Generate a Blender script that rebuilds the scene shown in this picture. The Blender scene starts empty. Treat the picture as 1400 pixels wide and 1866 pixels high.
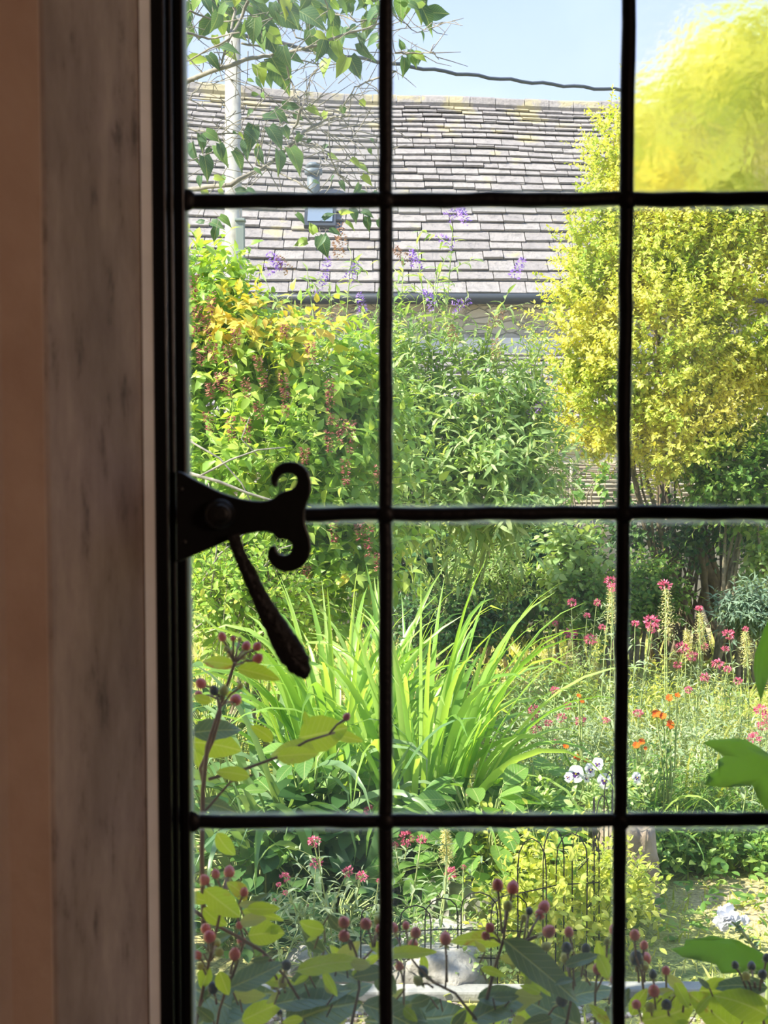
import bpy, bmesh, math, random
import numpy as np
from mathutils import Vector, Matrix, noise as mnoise

SC = bpy.context.scene
COL = SC.collection
R = math.radians
# ------------------------------------------------------------------ camera, world, sun, exposure
F = 2500.0
CAMZ = 1.7
PITCH = math.atan(153 / F)
cd = bpy.data.cameras.new('camera'); cam = bpy.data.objects.new('camera', cd); COL.objects.link(cam)
cam.location = (0, 0, CAMZ); cam.rotation_euler = (math.pi / 2 - PITCH, 0, 0)
cd.sensor_fit = 'VERTICAL'; cd.sensor_height = 36; cd.lens = F / 1866 * 36
cd.clip_start = .05; cd.clip_end = 500
cd.dof.use_dof = True; cd.dof.focus_distance = 7.0; cd.dof.aperture_fstop = 24
SC.camera = cam
SC.view_settings.view_transform = 'Standard'; SC.view_settings.look = 'None'
SC.view_settings.gamma = 1; SC.view_settings.use_curve_mapping = False
SC.view_settings.exposure = 0.82
SC.cycles.use_denoising = True
SC.cycles.max_bounces = 8; SC.cycles.diffuse_bounces = 4; SC.cycles.transmission_bounces = 6
SC.cycles.transparent_max_bounces = 8; SC.cycles.caustics_reflective = False

SKY_STRENGTH = 1.0
SUN_STRENGTH = 6.8
SUN_DIR = Vector((-.58, -.24, .62)).normalized()      # towards the sun
w = bpy.data.worlds.new('sky'); SC.world = w; w.use_nodes = True
nt = w.node_tree; nt.nodes.clear()
tc = nt.nodes.new('ShaderNodeTexCoord'); sp = nt.nodes.new('ShaderNodeSeparateXYZ')
rp = nt.nodes.new('ShaderNodeValToRGB'); bg = nt.nodes.new('ShaderNodeBackground'); wo = nt.nodes.new('ShaderNodeOutputWorld')
nz = nt.nodes.new('ShaderNodeTexNoise'); nz.inputs['Scale'].default_value = 5; nz.inputs['Detail'].default_value = 4
mx = nt.nodes.new('ShaderNodeMixRGB'); mx.blend_type = 'MIX'; mx.inputs[2].default_value = (.78, .84, .95, 1)
mr = nt.nodes.new('ShaderNodeMapRange'); mr.inputs[1].default_value = .48; mr.inputs[2].default_value = .75; mr.inputs[4].default_value = .35
e = rp.color_ramp.elements
e[0].position = 0; e[0].color = (.76, .84, .92, 1); e[1].position = 1; e[1].color = (.30, .48, .85, 1)
k = e.new(.10); k.color = (.57, .655, .83, 1)
k = e.new(.32); k.color = (.41, .52, .80, 1)
L = nt.links.new
L(tc.outputs['Generated'], sp.inputs[0]); L(sp.outputs['Z'], rp.inputs[0]); L(tc.outputs['Generated'], nz.inputs['Vector'])
L(nz.outputs[0], mr.inputs[0]); L(mr.outputs[0], mx.inputs[0]); L(rp.outputs[0], mx.inputs[1]); L(mx.outputs[0], bg.inputs[0]); L(bg.outputs[0], wo.inputs[0])
bg.inputs[1].default_value = SKY_STRENGTH
sd = bpy.data.lights.new('sun', 'SUN'); sd.energy = SUN_STRENGTH; sd.angle = R(.6); sd.color = (1, .94, .80)
so = bpy.data.objects.new('sun', sd); COL.objects.link(so); so.rotation_euler = (-SUN_DIR).to_track_quat('-Z', 'Y').to_euler()
ld = bpy.data.lights.new('room_lamp_light', 'AREA'); ld.energy = 3.5; ld.size = .3; ld.color = (1, .66, .48)
lo = bpy.data.objects.new('room_lamp_light', ld); COL.objects.link(lo); lo.location = (1.15, -.45, 1.95)
lo.rotation_euler = (Vector((-.2, .65, 1.6)) - lo.location).to_track_quat('-Z', 'Y').to_euler()

# ------------------------------------------------------------------ helpers
CP, SP_ = math.cos(PITCH), math.sin(PITCH)
def at(px, py, Y):
    a = (px - 700) / F; b = (933 - py) / F
    d = Vector((a, CP + b * SP_, b * CP - SP_))
    return Vector((0, 0, CAMZ)) + d * (Y / d.y)
def ground(px, Y):
    return Vector(((px - 700) / F * Y, Y, 0))
def tag(o, label=None, cat=None, group=None, kind=None):
    if label: o['label'] = label
    if cat: o['category'] = cat
    if group: o['group'] = group
    if kind: o['kind'] = kind
    return o
def empty(name, loc, label=None, cat=None, group=None, kind=None):
    o = bpy.data.objects.new(name, None); COL.objects.link(o); o.location = loc; o.empty_display_size = .05
    return tag(o, label, cat, group, kind)
def fastmesh(name, V, faces, mats, parent=None, smooth=True, uv=None, mi=None):
    """V (n,3) world coordinates; origin moved to parent's location or to the base of the mesh"""
    V = np.asarray(V, dtype=np.float32).reshape(-1, 3)
    me = bpy.data.meshes.new(name)
    org = np.array(parent_loc(parent)) if parent is not None else np.array([(V[:, 0].min() + V[:, 0].max()) / 2, (V[:, 1].min() + V[:, 1].max()) / 2, V[:, 2].min()])
    me.vertices.add(len(V)); me.vertices.foreach_set('co', (V - org).astype(np.float32).ravel())
    if isinstance(faces, np.ndarray):
        k = faces.shape[1]; n = faces.shape[0]
        lv = faces.astype(np.int32).ravel(); ls = np.arange(n, dtype=np.int32) * k; lt = np.full(n, k, np.int32)
    else:
        lt = np.array([len(f) for f in faces], np.int32); lv = np.array([i for f in faces for i in f], np.int32)
        ls = np.concatenate([[0], np.cumsum(lt)[:-1]]).astype(np.int32)
    me.loops.add(len(lv)); me.loops.foreach_set('vertex_index', lv)
    me.polygons.add(len(lt)); me.polygons.foreach_set('loop_start', ls)
    try: me.polygons.foreach_set('loop_total', lt)
    except Exception: pass
    me.polygons.foreach_set('use_smooth', np.full(len(lt), smooth, bool))
    if not isinstance(mats, (list, tuple)): mats = [mats]
    for m in mats: me.materials.append(m)
    if mi is not None: me.polygons.foreach_set('material_index', np.asarray(mi, np.int32))
    if uv is not None:
        ul = me.uv_layers.new(name='uv'); ul.data.foreach_set('uv', uv[lv].astype(np.float32).ravel())
    me.update(calc_edges=True); me.validate()
    o = bpy.data.objects.new(name, me); COL.objects.link(o)
    if parent is not None: o.parent = parent
    else: o.location = org
    return o
def parent_loc(p):
    v = Vector((0, 0, 0))
    while p is not None: v += p.location; p = p.parent
    return v
def nrm(a):
    a = np.asarray(a, float); return a / np.maximum(np.linalg.norm(a, axis=-1, keepdims=True), 1e-9)

class MB:                                     # boxes, tubes, prisms into one mesh
    def __init__(s): s.v = []; s.f = []
    def add(s, vs, fs):
        b = len(s.v); s.v += [tuple(p) for p in vs]; s.f += [tuple(b + i for i in f) for f in fs]
    def box(s, a, b):
        x0, y0, z0 = a; x1, y1, z1 = b
        s.add([(x0, y0, z0), (x1, y0, z0), (x1, y1, z0), (x0, y1, z0), (x0, y0, z1), (x1, y0, z1), (x1, y1, z1), (x0, y1, z1)],
              [(0, 3, 2, 1), (4, 5, 6, 7), (0, 1, 5, 4), (1, 2, 6, 5), (2, 3, 7, 6), (3, 0, 4, 7)]); return s
    def tube(s, pts, rad, n=6, flat=1.0, cap=True):
        pts = [Vector(p) for p in pts]; m = len(pts)
        if not hasattr(rad, '__len__'): rad = [rad] * m
        vs = []; pu = None
        for i, p in enumerate(pts):
            t = (pts[min(i + 1, m - 1)] - pts[max(i - 1, 0)])
            if t.length < 1e-9: t = Vector((0, 0, 1))
            t.normalize()
            if pu is None:
                pu = Vector((0, 1, 0)) if abs(t.y) < .9 else Vector((1, 0, 0))
            u = (pu - t * pu.dot(t))
            if u.length < 1e-6: u = t.orthogonal()
            u.normalize(); pu = u; v = t.cross(u)
            for j in range(n):
                a = 2 * math.pi * j / n
                vs.append(p + (u * math.cos(a) * flat + v * math.sin(a)) * rad[i])
        fs = [(i * n + j, i * n + (j + 1) % n, (i + 1) * n + (j + 1) % n, (i + 1) * n + j) for i in range(m - 1) for j in range(n)]
        if cap: fs += [tuple(range(n - 1, -1, -1)), tuple((m - 1) * n + j for j in range(n))]
        s.add(vs, fs); return s
    def prism(s, poly, d):                    # poly: list of Vectors, d: extrusion vector
        n = len(poly); d = Vector(d)
        s.add([Vector(p) for p in poly] + [Vector(p) + d for p in poly],
              [tuple(range(n)), tuple(range(2 * n - 1, n - 1, -1))] + [(i, i + n, (i + 1) % n + n, (i + 1) % n) for i in range(n)]); return s
    def ball(s, c, r, seg=10, rings=7, sc=(1, 1, 1), axis=None, prof=None):
        c = Vector(c); vs = []
        q = Vector(axis).normalized().to_track_quat('Z', 'Y') if axis is not None else None
        for i in range(rings + 1):
            th = math.pi * i / rings; rr = math.sin(th) if prof is None else prof(i / rings)
            for j in range(seg):
                a = 2 * math.pi * j / seg
                p = Vector((math.cos(a) * rr * sc[0], math.sin(a) * rr * sc[1], math.cos(th) * sc[2])) * r
                if q: p = q @ p
                vs.append(c + p)
        s.add(vs, [(i * seg + j, (i + 1) * seg + j, (i + 1) * seg + (j + 1) % seg, i * seg + (j + 1) % seg) for i in range(rings) for j in range(seg)]); return s
    def build(s, name, mat, parent=None, smooth=True, bevel=0, seg=2):
        o = fastmesh(name, np.array(s.v), s.f, mat, parent, smooth)
        if bevel:
            md = o.modifiers.new('bevel', 'BEVEL'); md.width = bevel; md.segments = seg; md.limit_method = 'ANGLE'; md.angle_limit = R(40)
        return o

def leaf_tpl(ws, fold=.25, curl=.2, lobes=0.0):
    """unit-long leaf along +Y, width profile ws (half widths at equal steps, ends 0), normal +Z"""
    n = len(ws) - 1; V = []; Fc = []; UV = []; rows = []
    for i, wd in enumerate(ws):
        t = i / n; z = -curl * t * t
        if wd <= 1e-6:
            rows.append([len(V)]); V.append((0, t, z)); UV.append((0, t))
        else:
            b = len(V); rows.append([b, b + 1, b + 2]); yb = t - (lobes if i == 1 else 0)
            V += [(-wd, yb, z + fold * wd), (0, t, z), (wd, yb, z + fold * wd)]; UV += [(-wd, t), (0, t), (wd, t)]
    for i in range(n):
        a, b = rows[i], rows[i + 1]
        if len(a) == 1 and len(b) == 3: Fc += [(a[0], b[1], b[0]), (a[0], b[2], b[1])]
        elif len(a) == 3 and len(b) == 1: Fc += [(a[0], a[1], b[0]), (a[1], a[2], b[0])]
        elif len(a) == 3: Fc += [(a[0], a[1], b[1], b[0]), (a[1], a[2], b[2], b[1])]
    return np.array(V, float), Fc, np.array(UV, float)
T_SMALL = leaf_tpl([0, .24, 0], .3, .2)
T_OVATE = leaf_tpl([0, .20, .27, .20, 0], .3, .25)
T_OVATE_FINE = leaf_tpl([0, .17, .25, .285, .285, .24, .15, 0], .3, .22)
T_GOLD = leaf_tpl([0, .30, .2, 0], .3, .2)
T_HEARTF = leaf_tpl([0, .27, .355, .38, .37, .33, .27, .19, .11, .05, 0], .28, .35, lobes=.16)
T_LONG = leaf_tpl([0, .26, .25, .14, 0], .3, .45)
T_LANCE = leaf_tpl([0, .11, .12, .07, 0], .35, .45)
T_HEART = leaf_tpl([0, .33, .37, .30, .19, .09, 0], .35, .35, lobes=.17)
T_BROAD = leaf_tpl([0, .28, .36, .33, .2, 0], .3, .35)
T_PETAL = leaf_tpl([0, .35, .4, .0001], .1, .2)

class Cloud:
    def __init__(s, tpl, seed=1): s.t = tpl; s.P = []; s.A = []; s.N = []; s.S = []; s.W = []; s.rg = np.random.RandomState(seed)
    def add(s, P, A, N, S, W=1.0):
        P = np.atleast_2d(np.asarray(P, float)); n = len(P)
        s.P.append(P); s.A.append(np.broadcast_to(np.asarray(A, float), (n, 3))); s.N.append(np.broadcast_to(np.asarray(N, float), (n, 3)))
        s.S.append(np.broadcast_to(np.asarray(S, float), (n,)).copy()); s.W.append(np.broadcast_to(np.asarray(W, float), (n,)).copy())
    def spray(s, base, d, length, n, size, droop=.1, spread=1.0, jit=.35, pairs=True, tw=None, tr=.002, up=.6):
        rg = s.rg; base = np.asarray(base, float); d = nrm(d)
        u = nrm(np.cross(d, [0.03, .02, 1.0])); v = np.cross(d, u)
        t = np.linspace(.1, 1, n)
        P = base + np.outer(t * length, d); P[:, 2] -= droop * length * t ** 2
        i = np.arange(n); az = (i * math.pi + (i // 2) * math.pi / 2) if pairs else i * 2.4
        az = az + rg.uniform(0, 6.28) + rg.normal(0, .25, n)
        rad = np.outer(np.cos(az), u) + np.outer(np.sin(az), v)
        A = nrm(d * .6 + rad * spread + rg.normal(0, jit, (n, 3)) - np.array([0, 0, droop]))
        A[-1] = nrm(d + rg.normal(0, .2, 3) - np.array([0, 0, droop]))
        U = nrm(d * .5 + np.array([0, 0, up]) + rg.normal(0, jit, (n, 3)))
        N = nrm(U - A * np.sum(U * A, 1, keepdims=True))
        S = size * (1 - .45 * t) * rg.uniform(.7, 1.2, n)
        s.add(P, A, N, S)
        if tw is not None:
            k = [0, .5, 1]
            tw.tube([tuple(base + d * length * q - np.array([0, 0, droop * length * q * q])) for q in k], [tr, tr * .8, tr * .35], 3, cap=False)
        return P
    def build(s, name, mat, parent=None):
        V0, Fc, UV = s.t
        P = np.concatenate(s.P); A = nrm(np.concatenate(s.A)); N = nrm(np.concatenate(s.N)); S = np.concatenate(s.S); W = np.concatenate(s.W)
        X = nrm(np.cross(A, N)); N = np.cross(X, A)
        n = len(P); k = len(V0)
        V = P[:, None] + S[:, None, None] * (V0[None, :, 0:1] * X[:, None] * W[:, None, None] + V0[None, :, 1:2] * A[:, None] + V0[None, :, 2:3] * N[:, None])
        lens = set(len(f) for f in Fc)
        if len(lens) == 1:
            fa = np.array(Fc); fac = (fa[None] + (np.arange(n) * k)[:, None, None]).reshape(-1, fa.shape[1])
        else:
            fac = [tuple(i + b * k for i in f) for b in range(n) for f in Fc]
        return fastmesh(name, V.reshape(-1, 3), fac, mat, parent, True, uv=np.tile(UV, (n, 1)))

# ------------------------------------------------------------------ materials
def newmat(name):
    m = bpy.data.materials.new(name); m.use_nodes = True; nt = m.node_tree; nt.nodes.clear()
    out = nt.nodes.new('ShaderNodeOutputMaterial'); return m, nt, out
def node(nt, t, **kw):
    n = nt.nodes.new('ShaderNode' + t)
    for k, v in kw.items(): setattr(n, k, v)
    return n
def c4(c): return (c[0], c[1], c[2], 1)
def ramp(nt, cols):
    r = node(nt, 'ValToRGB'); el = r.color_ramp.elements
    el[0].position = cols[0][0]; el[0].color = c4(cols[0][1]); el[1].position = cols[-1][0]; el[1].color = c4(cols[-1][1])
    for p, c in cols[1:-1]: q = el.new(p); q.color = c4(c)
    return r
def leafmat(name, cols, trans=.4, rough=.45, tboost=1.25, veins=False, blotch=None, patch=.0, spec=.4):
    m, nt, out = newmat(name); L = nt.links.new
    g = node(nt, 'NewGeometry'); r = ramp(nt, cols)
    if patch:                                  # neighbouring leaves on one branch share a hue
        tc = node(nt, 'TexCoord'); nz = node(nt, 'TexNoise'); nz.inputs['Scale'].default_value = 2.2; nz.inputs['Detail'].default_value = 2
        L(tc.outputs['Object'], nz.inputs['Vector'])
        mr = node(nt, 'MapRange'); mr.inputs[1].default_value = .32; mr.inputs[2].default_value = .68; L(nz.outputs[0], mr.inputs[0])
        mm = node(nt, 'Mix'); mm.inputs[0].default_value = patch; L(g.outputs['Random Per Island'], mm.inputs[2]); L(mr.outputs[0], mm.inputs[3]); L(mm.outputs[0], r.inputs[0])
    else: L(g.outputs['Random Per Island'], r.inputs[0])
    col = r.outputs[0]
    if blotch:
        tc = node(nt, 'TexCoord'); nz = node(nt, 'TexNoise'); nz.inputs['Scale'].default_value = blotch[1]; nz.inputs['Detail'].default_value = 3
        L(tc.outputs['Object'], nz.inputs['Vector'])
        mr = node(nt, 'MapRange'); mr.inputs[1].default_value = blotch[2]; mr.inputs[2].default_value = blotch[2] + .08; L(nz.outputs[0], mr.inputs[0])
        mx = node(nt, 'MixRGB'); L(mr.outputs[0], mx.inputs[0]); L(col, mx.inputs[1]); mx.inputs[2].default_value = c4(blotch[0]); col = mx.outputs[0]
    hgt = None
    if veins:
        uv = node(nt, 'UVMap'); sx = node(nt, 'SeparateXYZ'); L(uv.outputs[0], sx.inputs[0])
        ab = node(nt, 'Math', operation='ABSOLUTE'); L(sx.outputs[0], ab.inputs[0])
        a2 = node(nt, 'Math', operation='MULTIPLY_ADD'); L(ab.outputs[0], a2.inputs[0]); a2.inputs[1].default_value = -.9; L(sx.outputs[1], a2.inputs[2])
        mu = node(nt, 'Math', operation='MULTIPLY'); L(a2.outputs[0], mu.inputs[0]); mu.inputs[1].default_value = 9
        fr = node(nt, 'Math', operation='PINGPONG'); L(mu.outputs[0], fr.inputs[0]); fr.inputs[1].default_value = .5
        v1 = node(nt, 'MapRange'); v1.inputs[1].default_value = .0; v1.inputs[2].default_value = .09; v1.inputs[3].default_value = .55; v1.inputs[4].default_value = 0; L(fr.outputs[0], v1.inputs[0])
        v2 = node(nt, 'MapRange'); v2.inputs[1].default_value = .006; v2.inputs[2].default_value = .02; v2.inputs[3].default_value = 1; v2.inputs[4].default_value = 0; L(ab.outputs[0], v2.inputs[0])
        vm = node(nt, 'Math', operation='MAXIMUM'); L(v1.outputs[0], vm.inputs[0]); L(v2.outputs[0], vm.inputs[1])
        sc = node(nt, 'Math', operation='MULTIPLY'); L(vm.outputs[0], sc.inputs[0]); sc.inputs[1].default_value = .55
        mx = node(nt, 'MixRGB'); L(sc.outputs[0], mx.inputs[0]); L(col, mx.inputs[1]); mx.inputs[2].default_value = (.62, .68, .30, 1); col = mx.outputs[0]; hgt = vm.outputs[0]
    p = node(nt, 'BsdfPrincipled'); p.inputs['Roughness'].default_value = rough; p.inputs['Specular IOR Level'].default_value = spec
    tr = node(nt, 'BsdfTranslucent'); ms = node(nt, 'MixShader'); ms.inputs[0].default_value = trans
    tcn = node(nt, 'MixRGB', blend_type='MULTIPLY'); tcn.inputs[0].default_value = 1; L(col, tcn.inputs[1]); tcn.inputs[2].default_value = (1.25 * tboost, 1.15 * tboost, .45 * tboost, 1)
    L(col, p.inputs['Base Color']); L(tcn.outputs[0], tr.inputs[0]); L(p.outputs[0], ms.inputs[1]); L(tr.outputs[0], ms.inputs[2]); L(ms.outputs[0], out.inputs[0])
    if hgt is not None:
        b = node(nt, 'Bump'); b.inputs['Strength'].default_value = .5; b.inputs['Distance'].default_value = .002; b.invert = True; L(hgt, b.inputs['Height']); L(b.outputs[0], p.inputs['Normal'])
    return m
def plain(name, c, rough=.6, spec=.4, c2=None, scale=8, bump=0, bscale=None, metal=0, trans=0, island=False):
    m, nt, out = newmat(name); L = nt.links.new
    p = node(nt, 'BsdfPrincipled'); p.inputs['Roughness'].default_value = rough; p.inputs['Specular IOR Level'].default_value = spec; p.inputs['Metallic'].default_value = metal
    p.inputs['Base Color'].default_value = c4(c)
    tc = node(nt, 'TexCoord')
    if c2 is not None:
        r = ramp(nt, [(.35, c), (.65, c2)])
        if island: g = node(nt, 'NewGeometry'); L(g.outputs['Random Per Island'], r.inputs[0])
        else:
            nz = node(nt, 'TexNoise'); nz.inputs['Scale'].default_value = scale; nz.inputs['Detail'].default_value = 6; L(tc.outputs['Object'], nz.inputs['Vector']); L(nz.outputs[0], r.inputs[0])
        L(r.outputs[0], p.inputs['Base Color'])
    if bump:
        nb = node(nt, 'TexNoise'); nb.inputs['Scale'].default_value = bscale or scale; nb.inputs['Detail'].default_value = 8; L(tc.outputs['Object'], nb.inputs['Vector'])
        b = node(nt, 'Bump'); b.inputs['Strength'].default_value = bump; b.inputs['Distance'].default_value = .01; L(nb.outputs[0], b.inputs['Height']); L(b.outputs[0], p.inputs['Normal'])
    if trans:
        tr = node(nt, 'BsdfTranslucent'); tr.inputs[0].default_value = c4(c); ms = node(nt, 'MixShader'); ms.inputs[0].default_value = trans
        if c2 is not None: L(r.outputs[0], tr.inputs[0])
        L(p.outputs[0], ms.inputs[1]); L(tr.outputs[0], ms.inputs[2]); L(ms.outputs[0], out.inputs[0])
    else: L(p.outputs[0], out.inputs[0])
    return m

M = {}
M['iron'] = plain('black_iron', (.004, .005, .006), .42, .4, bump=.06, bscale=160)
M['hammered'] = plain('hammered_iron', (.005, .005, .006), .42, .4, bump=.4, bscale=260)
M['paint'] = plain('black_frame_paint', (.003, .004, .006), .35, .4, bump=.03, bscale=90)
M['lead'] = plain('dark_lead', (.004, .004, .006), .5, .3, bump=.12, bscale=200)
M['golden'] = leafmat('golden_leaf', [(0, (.30, .48, .08)), (.3, (.55, .68, .12)), (.6, (.84, .83, .19)), (.85, (.94, .87, .23)), (1, (.94, .84, .34))], .45, .5, .85, patch=.55)
M['green'] = leafmat('green_leaf', [(0, (.10, .22, .045)), (.5, (.18, .34, .07)), (1, (.36, .48, .12))], .45, .45)
M['dark'] = leafmat('shaded_leaf', [(0, (.035, .10, .035)), (.6, (.075, .17, .05)), (1, (.16, .28, .08))], .35, .4)  # green leaf with the shade of the bed painted into its colour
M['leyc'] = leafmat('leycesteria_leaf', [(0, (.20, .36, .07)), (.5, (.34, .52, .10)), (.85, (.55, .64, .14)), (1, (.78, .62, .14))], .45, .4, patch=.3)
M['budd'] = leafmat('buddleia_leaf', [(0, (.22, .37, .13)), (.6, (.38, .52, .21)), (1, (.58, .66, .36))], .45, .5)
M['pale'] = leafmat('pale_leaf', [(0, (.30, .46, .17)), (1, (.60, .72, .34))], .4, .45)
M['glauc'] = leafmat('blue_green_leaf', [(0, (.13, .22, .15)), (1, (.28, .38, .27))], .3, .5)
M['silver'] = leafmat('grey_green_leaf', [(0, (.26, .36, .20)), (1, (.50, .58, .36))], .35, .45)
M['blade'] = leafmat('iris_blade', [(0, (.17, .34, .06)), (.5, (.30, .50, .09)), (1, (.50, .66, .20))], .5, .32, 1.25, spec=.6)
M['bladeshade'] = leafmat('shaded_blade', [(0, (.12, .24, .10)), (1, (.30, .42, .20))], .4, .35, spec=.6)  # iris blade with the lower-left shade painted in as a greyer green
M['broad'] = leafmat('broad_leaf', [(0, (.10, .25, .05)), (1, (.26, .44, .10))], .45, .35, veins=True)
M['yellowleaf'] = leafmat('yellow_green_leaf', [(0, (.40, .52, .08)), (1, (.76, .76, .20))], .45, .5)
M['grass'] = leafmat('grass_blade', [(0, (.28, .38, .07)), (.5, (.50, .54, .14)), (1, (.72, .62, .30))], .4, .6, patch=.4)
M['hyper'] = leafmat('hypericum_leaf', [(0, (.16, .32, .03)), (.5, (.34, .50, .04)), (1, (.62, .62, .06))], .5, .4, 1.5, veins=True, blotch=((.34, .20, .03), 34, .63))
M['hypershade'] = leafmat('hypericum_leaf_shaded', [(0, (.06, .13, .07)), (.5, (.12, .22, .11)), (1, (.34, .44, .22))], .25, .35, 1.0, veins=True, blotch=((.22, .06, .06), 26, .66), spec=.7)  # hypericum leaf with shade and sky sheen painted into its grey-green
M['lobed'] = leafmat('lobed_leaf', [(0, (.28, .48, .06)), (1, (.34, .54, .08))], .7, .4, 1.2, veins=False)
M['tree'] = leafmat('heart_leaf', [(0, (.06, .14, .08)), (.6, (.11, .22, .10)), (.8, (.20, .36, .09)), (1, (.48, .60, .08))], .35, .4, 1.2, veins=True)
M['twig'] = plain('twig_bark', (.20, .16, .11), .8, .2, (.34, .29, .20), 30, .4)
M['greystem'] = plain('grey_branch', (.22, .20, .17), .8, .2, (.40, .36, .30), 25, .6)
M['greenstem'] = plain('green_stem', (.30, .42, .14), .6, .3, (.46, .50, .22), 20)
M['redstem'] = plain('red_brown_stem', (.16, .07, .04), .5, .4, (.26, .14, .06), 30)
M['trunk'] = plain('shrub_bark', (.12, .085, .055), .85, .2, (.25, .19, .12), 14, .8, 30)
M['pink'] = plain('pink_petal', (.70, .10, .22), .6, .2, (.88, .26, .38), trans=.3, island=True)
M['seed'] = plain('seed_plume', (.72, .66, .24), .7, .2, (.86, .80, .42), trans=.35, island=True)
M['orange'] = plain('orange_petal', (.80, .12, .01), .6, .2, (.88, .24, .02), trans=.3, island=True)
M['purple'] = plain('buddleia_purple', (.34, .17, .66), .7, .2, (.52, .34, .78), trans=.3, island=True)
M['brownspike'] = plain('faded_spike', (.42, .24, .17), .8, .2, (.56, .36, .24), trans=.2, island=True)
M['bract'] = plain('claret_bract', (.28, .05, .07), .6, .3, (.50, .22, .17), trans=.3, island=True)
M['white'] = plain('white_petal', (.82, .83, .88), .6, .3, trans=.3)
M['violet'] = plain('violet_blotch', (.09, .03, .20), .7, .2)
M['yellow'] = plain('yellow_eye', (.9, .62, .05), .6, .3)
M['berry'] = plain('ripe_berry', (.60, .06, .06), .25, .7, (.72, .16, .11), 60)
M['blackberry'] = plain('black_berry', (.012, .012, .02), .3, .6)
M['bud'] = plain('green_calyx', (.40, .42, .07), .5, .4, (.55, .50, .10), 40)
M['pole'] = plain('pale_weathered_wood', (.36, .345, .31), .85, .2, (.50, .48, .43), 9, .5, 20)
M['cable'] = plain('cable_rubber', (.07, .08, .10), .6, .3)
M['gutter'] = plain('dark_gutter', (.045, .05, .06), .45, .5)
M['wire'] = plain('rusty_black_wire', (.012, .010, .010), .6, .3)
M['rock'] = plain('pale_limestone', (.26, .245, .22), .9, .2, (.56, .53, .48), 16, 1.0, 30)
M['brownrock'] = plain('brown_rock', (.20, .15, .11), .9, .2, (.38, .31, .24), 10, .8, 30)
M['terracotta'] = plain('weathered_pot', (.36, .31, .22), .85, .2, (.50, .46, .32), 14, .5, 40)
M['edging'] = plain('pale_stone_edging', (.30, .30, .28), .9, .2, (.42, .41, .38), 12, .5, 40)
M['soil'] = plain('soil', (.06, .045, .03), .95, .1, (.12, .09, .06), 20, .8, 50)
M['wattle'] = plain('woven_hazel', (.26, .20, .15), .85, .2, (.48, .41, .33), 6, .4, island=True)

def stone_wall(name, a, b, mortar, scale=4.5, dist=.05):
    m, nt, out = newmat(name); L = nt.links.new
    tc = node(nt, 'TexCoord'); mp = node(nt, 'Mapping'); mp.inputs['Scale'].default_value = (1, 1, 2.2); L(tc.outputs['Object'], mp.inputs[0])
    nz = node(nt, 'TexNoise'); nz.inputs['Scale'].default_value = 3; L(mp.outputs[0], nz.inputs['Vector'])
    mx = node(nt, 'MixRGB'); mx.inputs[0].default_value = .12; L(mp.outputs[0], mx.inputs[1]); L(nz.outputs['Color'], mx.inputs[2])
    vo = node(nt, 'TexVoronoi'); vo.feature = 'DISTANCE_TO_EDGE'; vo.inputs['Scale'].default_value = scale; L(mx.outputs[0], vo.inputs['Vector'])
    vc = node(nt, 'TexVoronoi'); vc.inputs['Scale'].default_value = scale; L(mx.outputs[0], vc.inputs['Vector'])
    sx = node(nt, 'SeparateColor'); L(vc.outputs['Color'], sx.inputs[0])
    r = ramp(nt, [(0, a), (1, b)]); L(sx.outputs[0], r.inputs[0])
    mr = node(nt, 'MapRange'); mr.inputs[1].default_value = .01; mr.inputs[2].default_value = .07; L(vo.outputs[0], mr.inputs[0])
    m2 = node(nt, 'MixRGB'); L(mr.outputs[0], m2.inputs[0]); m2.inputs[1].default_value = c4(mortar); L(r.outputs[0], m2.inputs[2])
    p = node(nt, 'BsdfPrincipled'); p.inputs['Roughness'].default_value = .95; L(m2.outputs[0], p.inputs['Base Color'])
    bp = node(nt, 'Bump'); bp.inputs['Strength'].default_value = .8; bp.inputs['Distance'].default_value = dist; L(mr.outputs[0], bp.inputs['Height']); L(bp.outputs[0], p.inputs['Normal'])
    L(p.outputs[0], out.inputs[0]); return m
M['barnwall'] = stone_wall('barn_rubble_stone', (.46, .38, .26), (.68, .60, .46), (.60, .52, .38))
M['darkwall'] = stone_wall('shaded_garden_stone', (.10, .095, .08), (.26, .24, .20), (.04, .04, .035), 5)  # shade under the shrubs is painted into this dark stone colour

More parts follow.
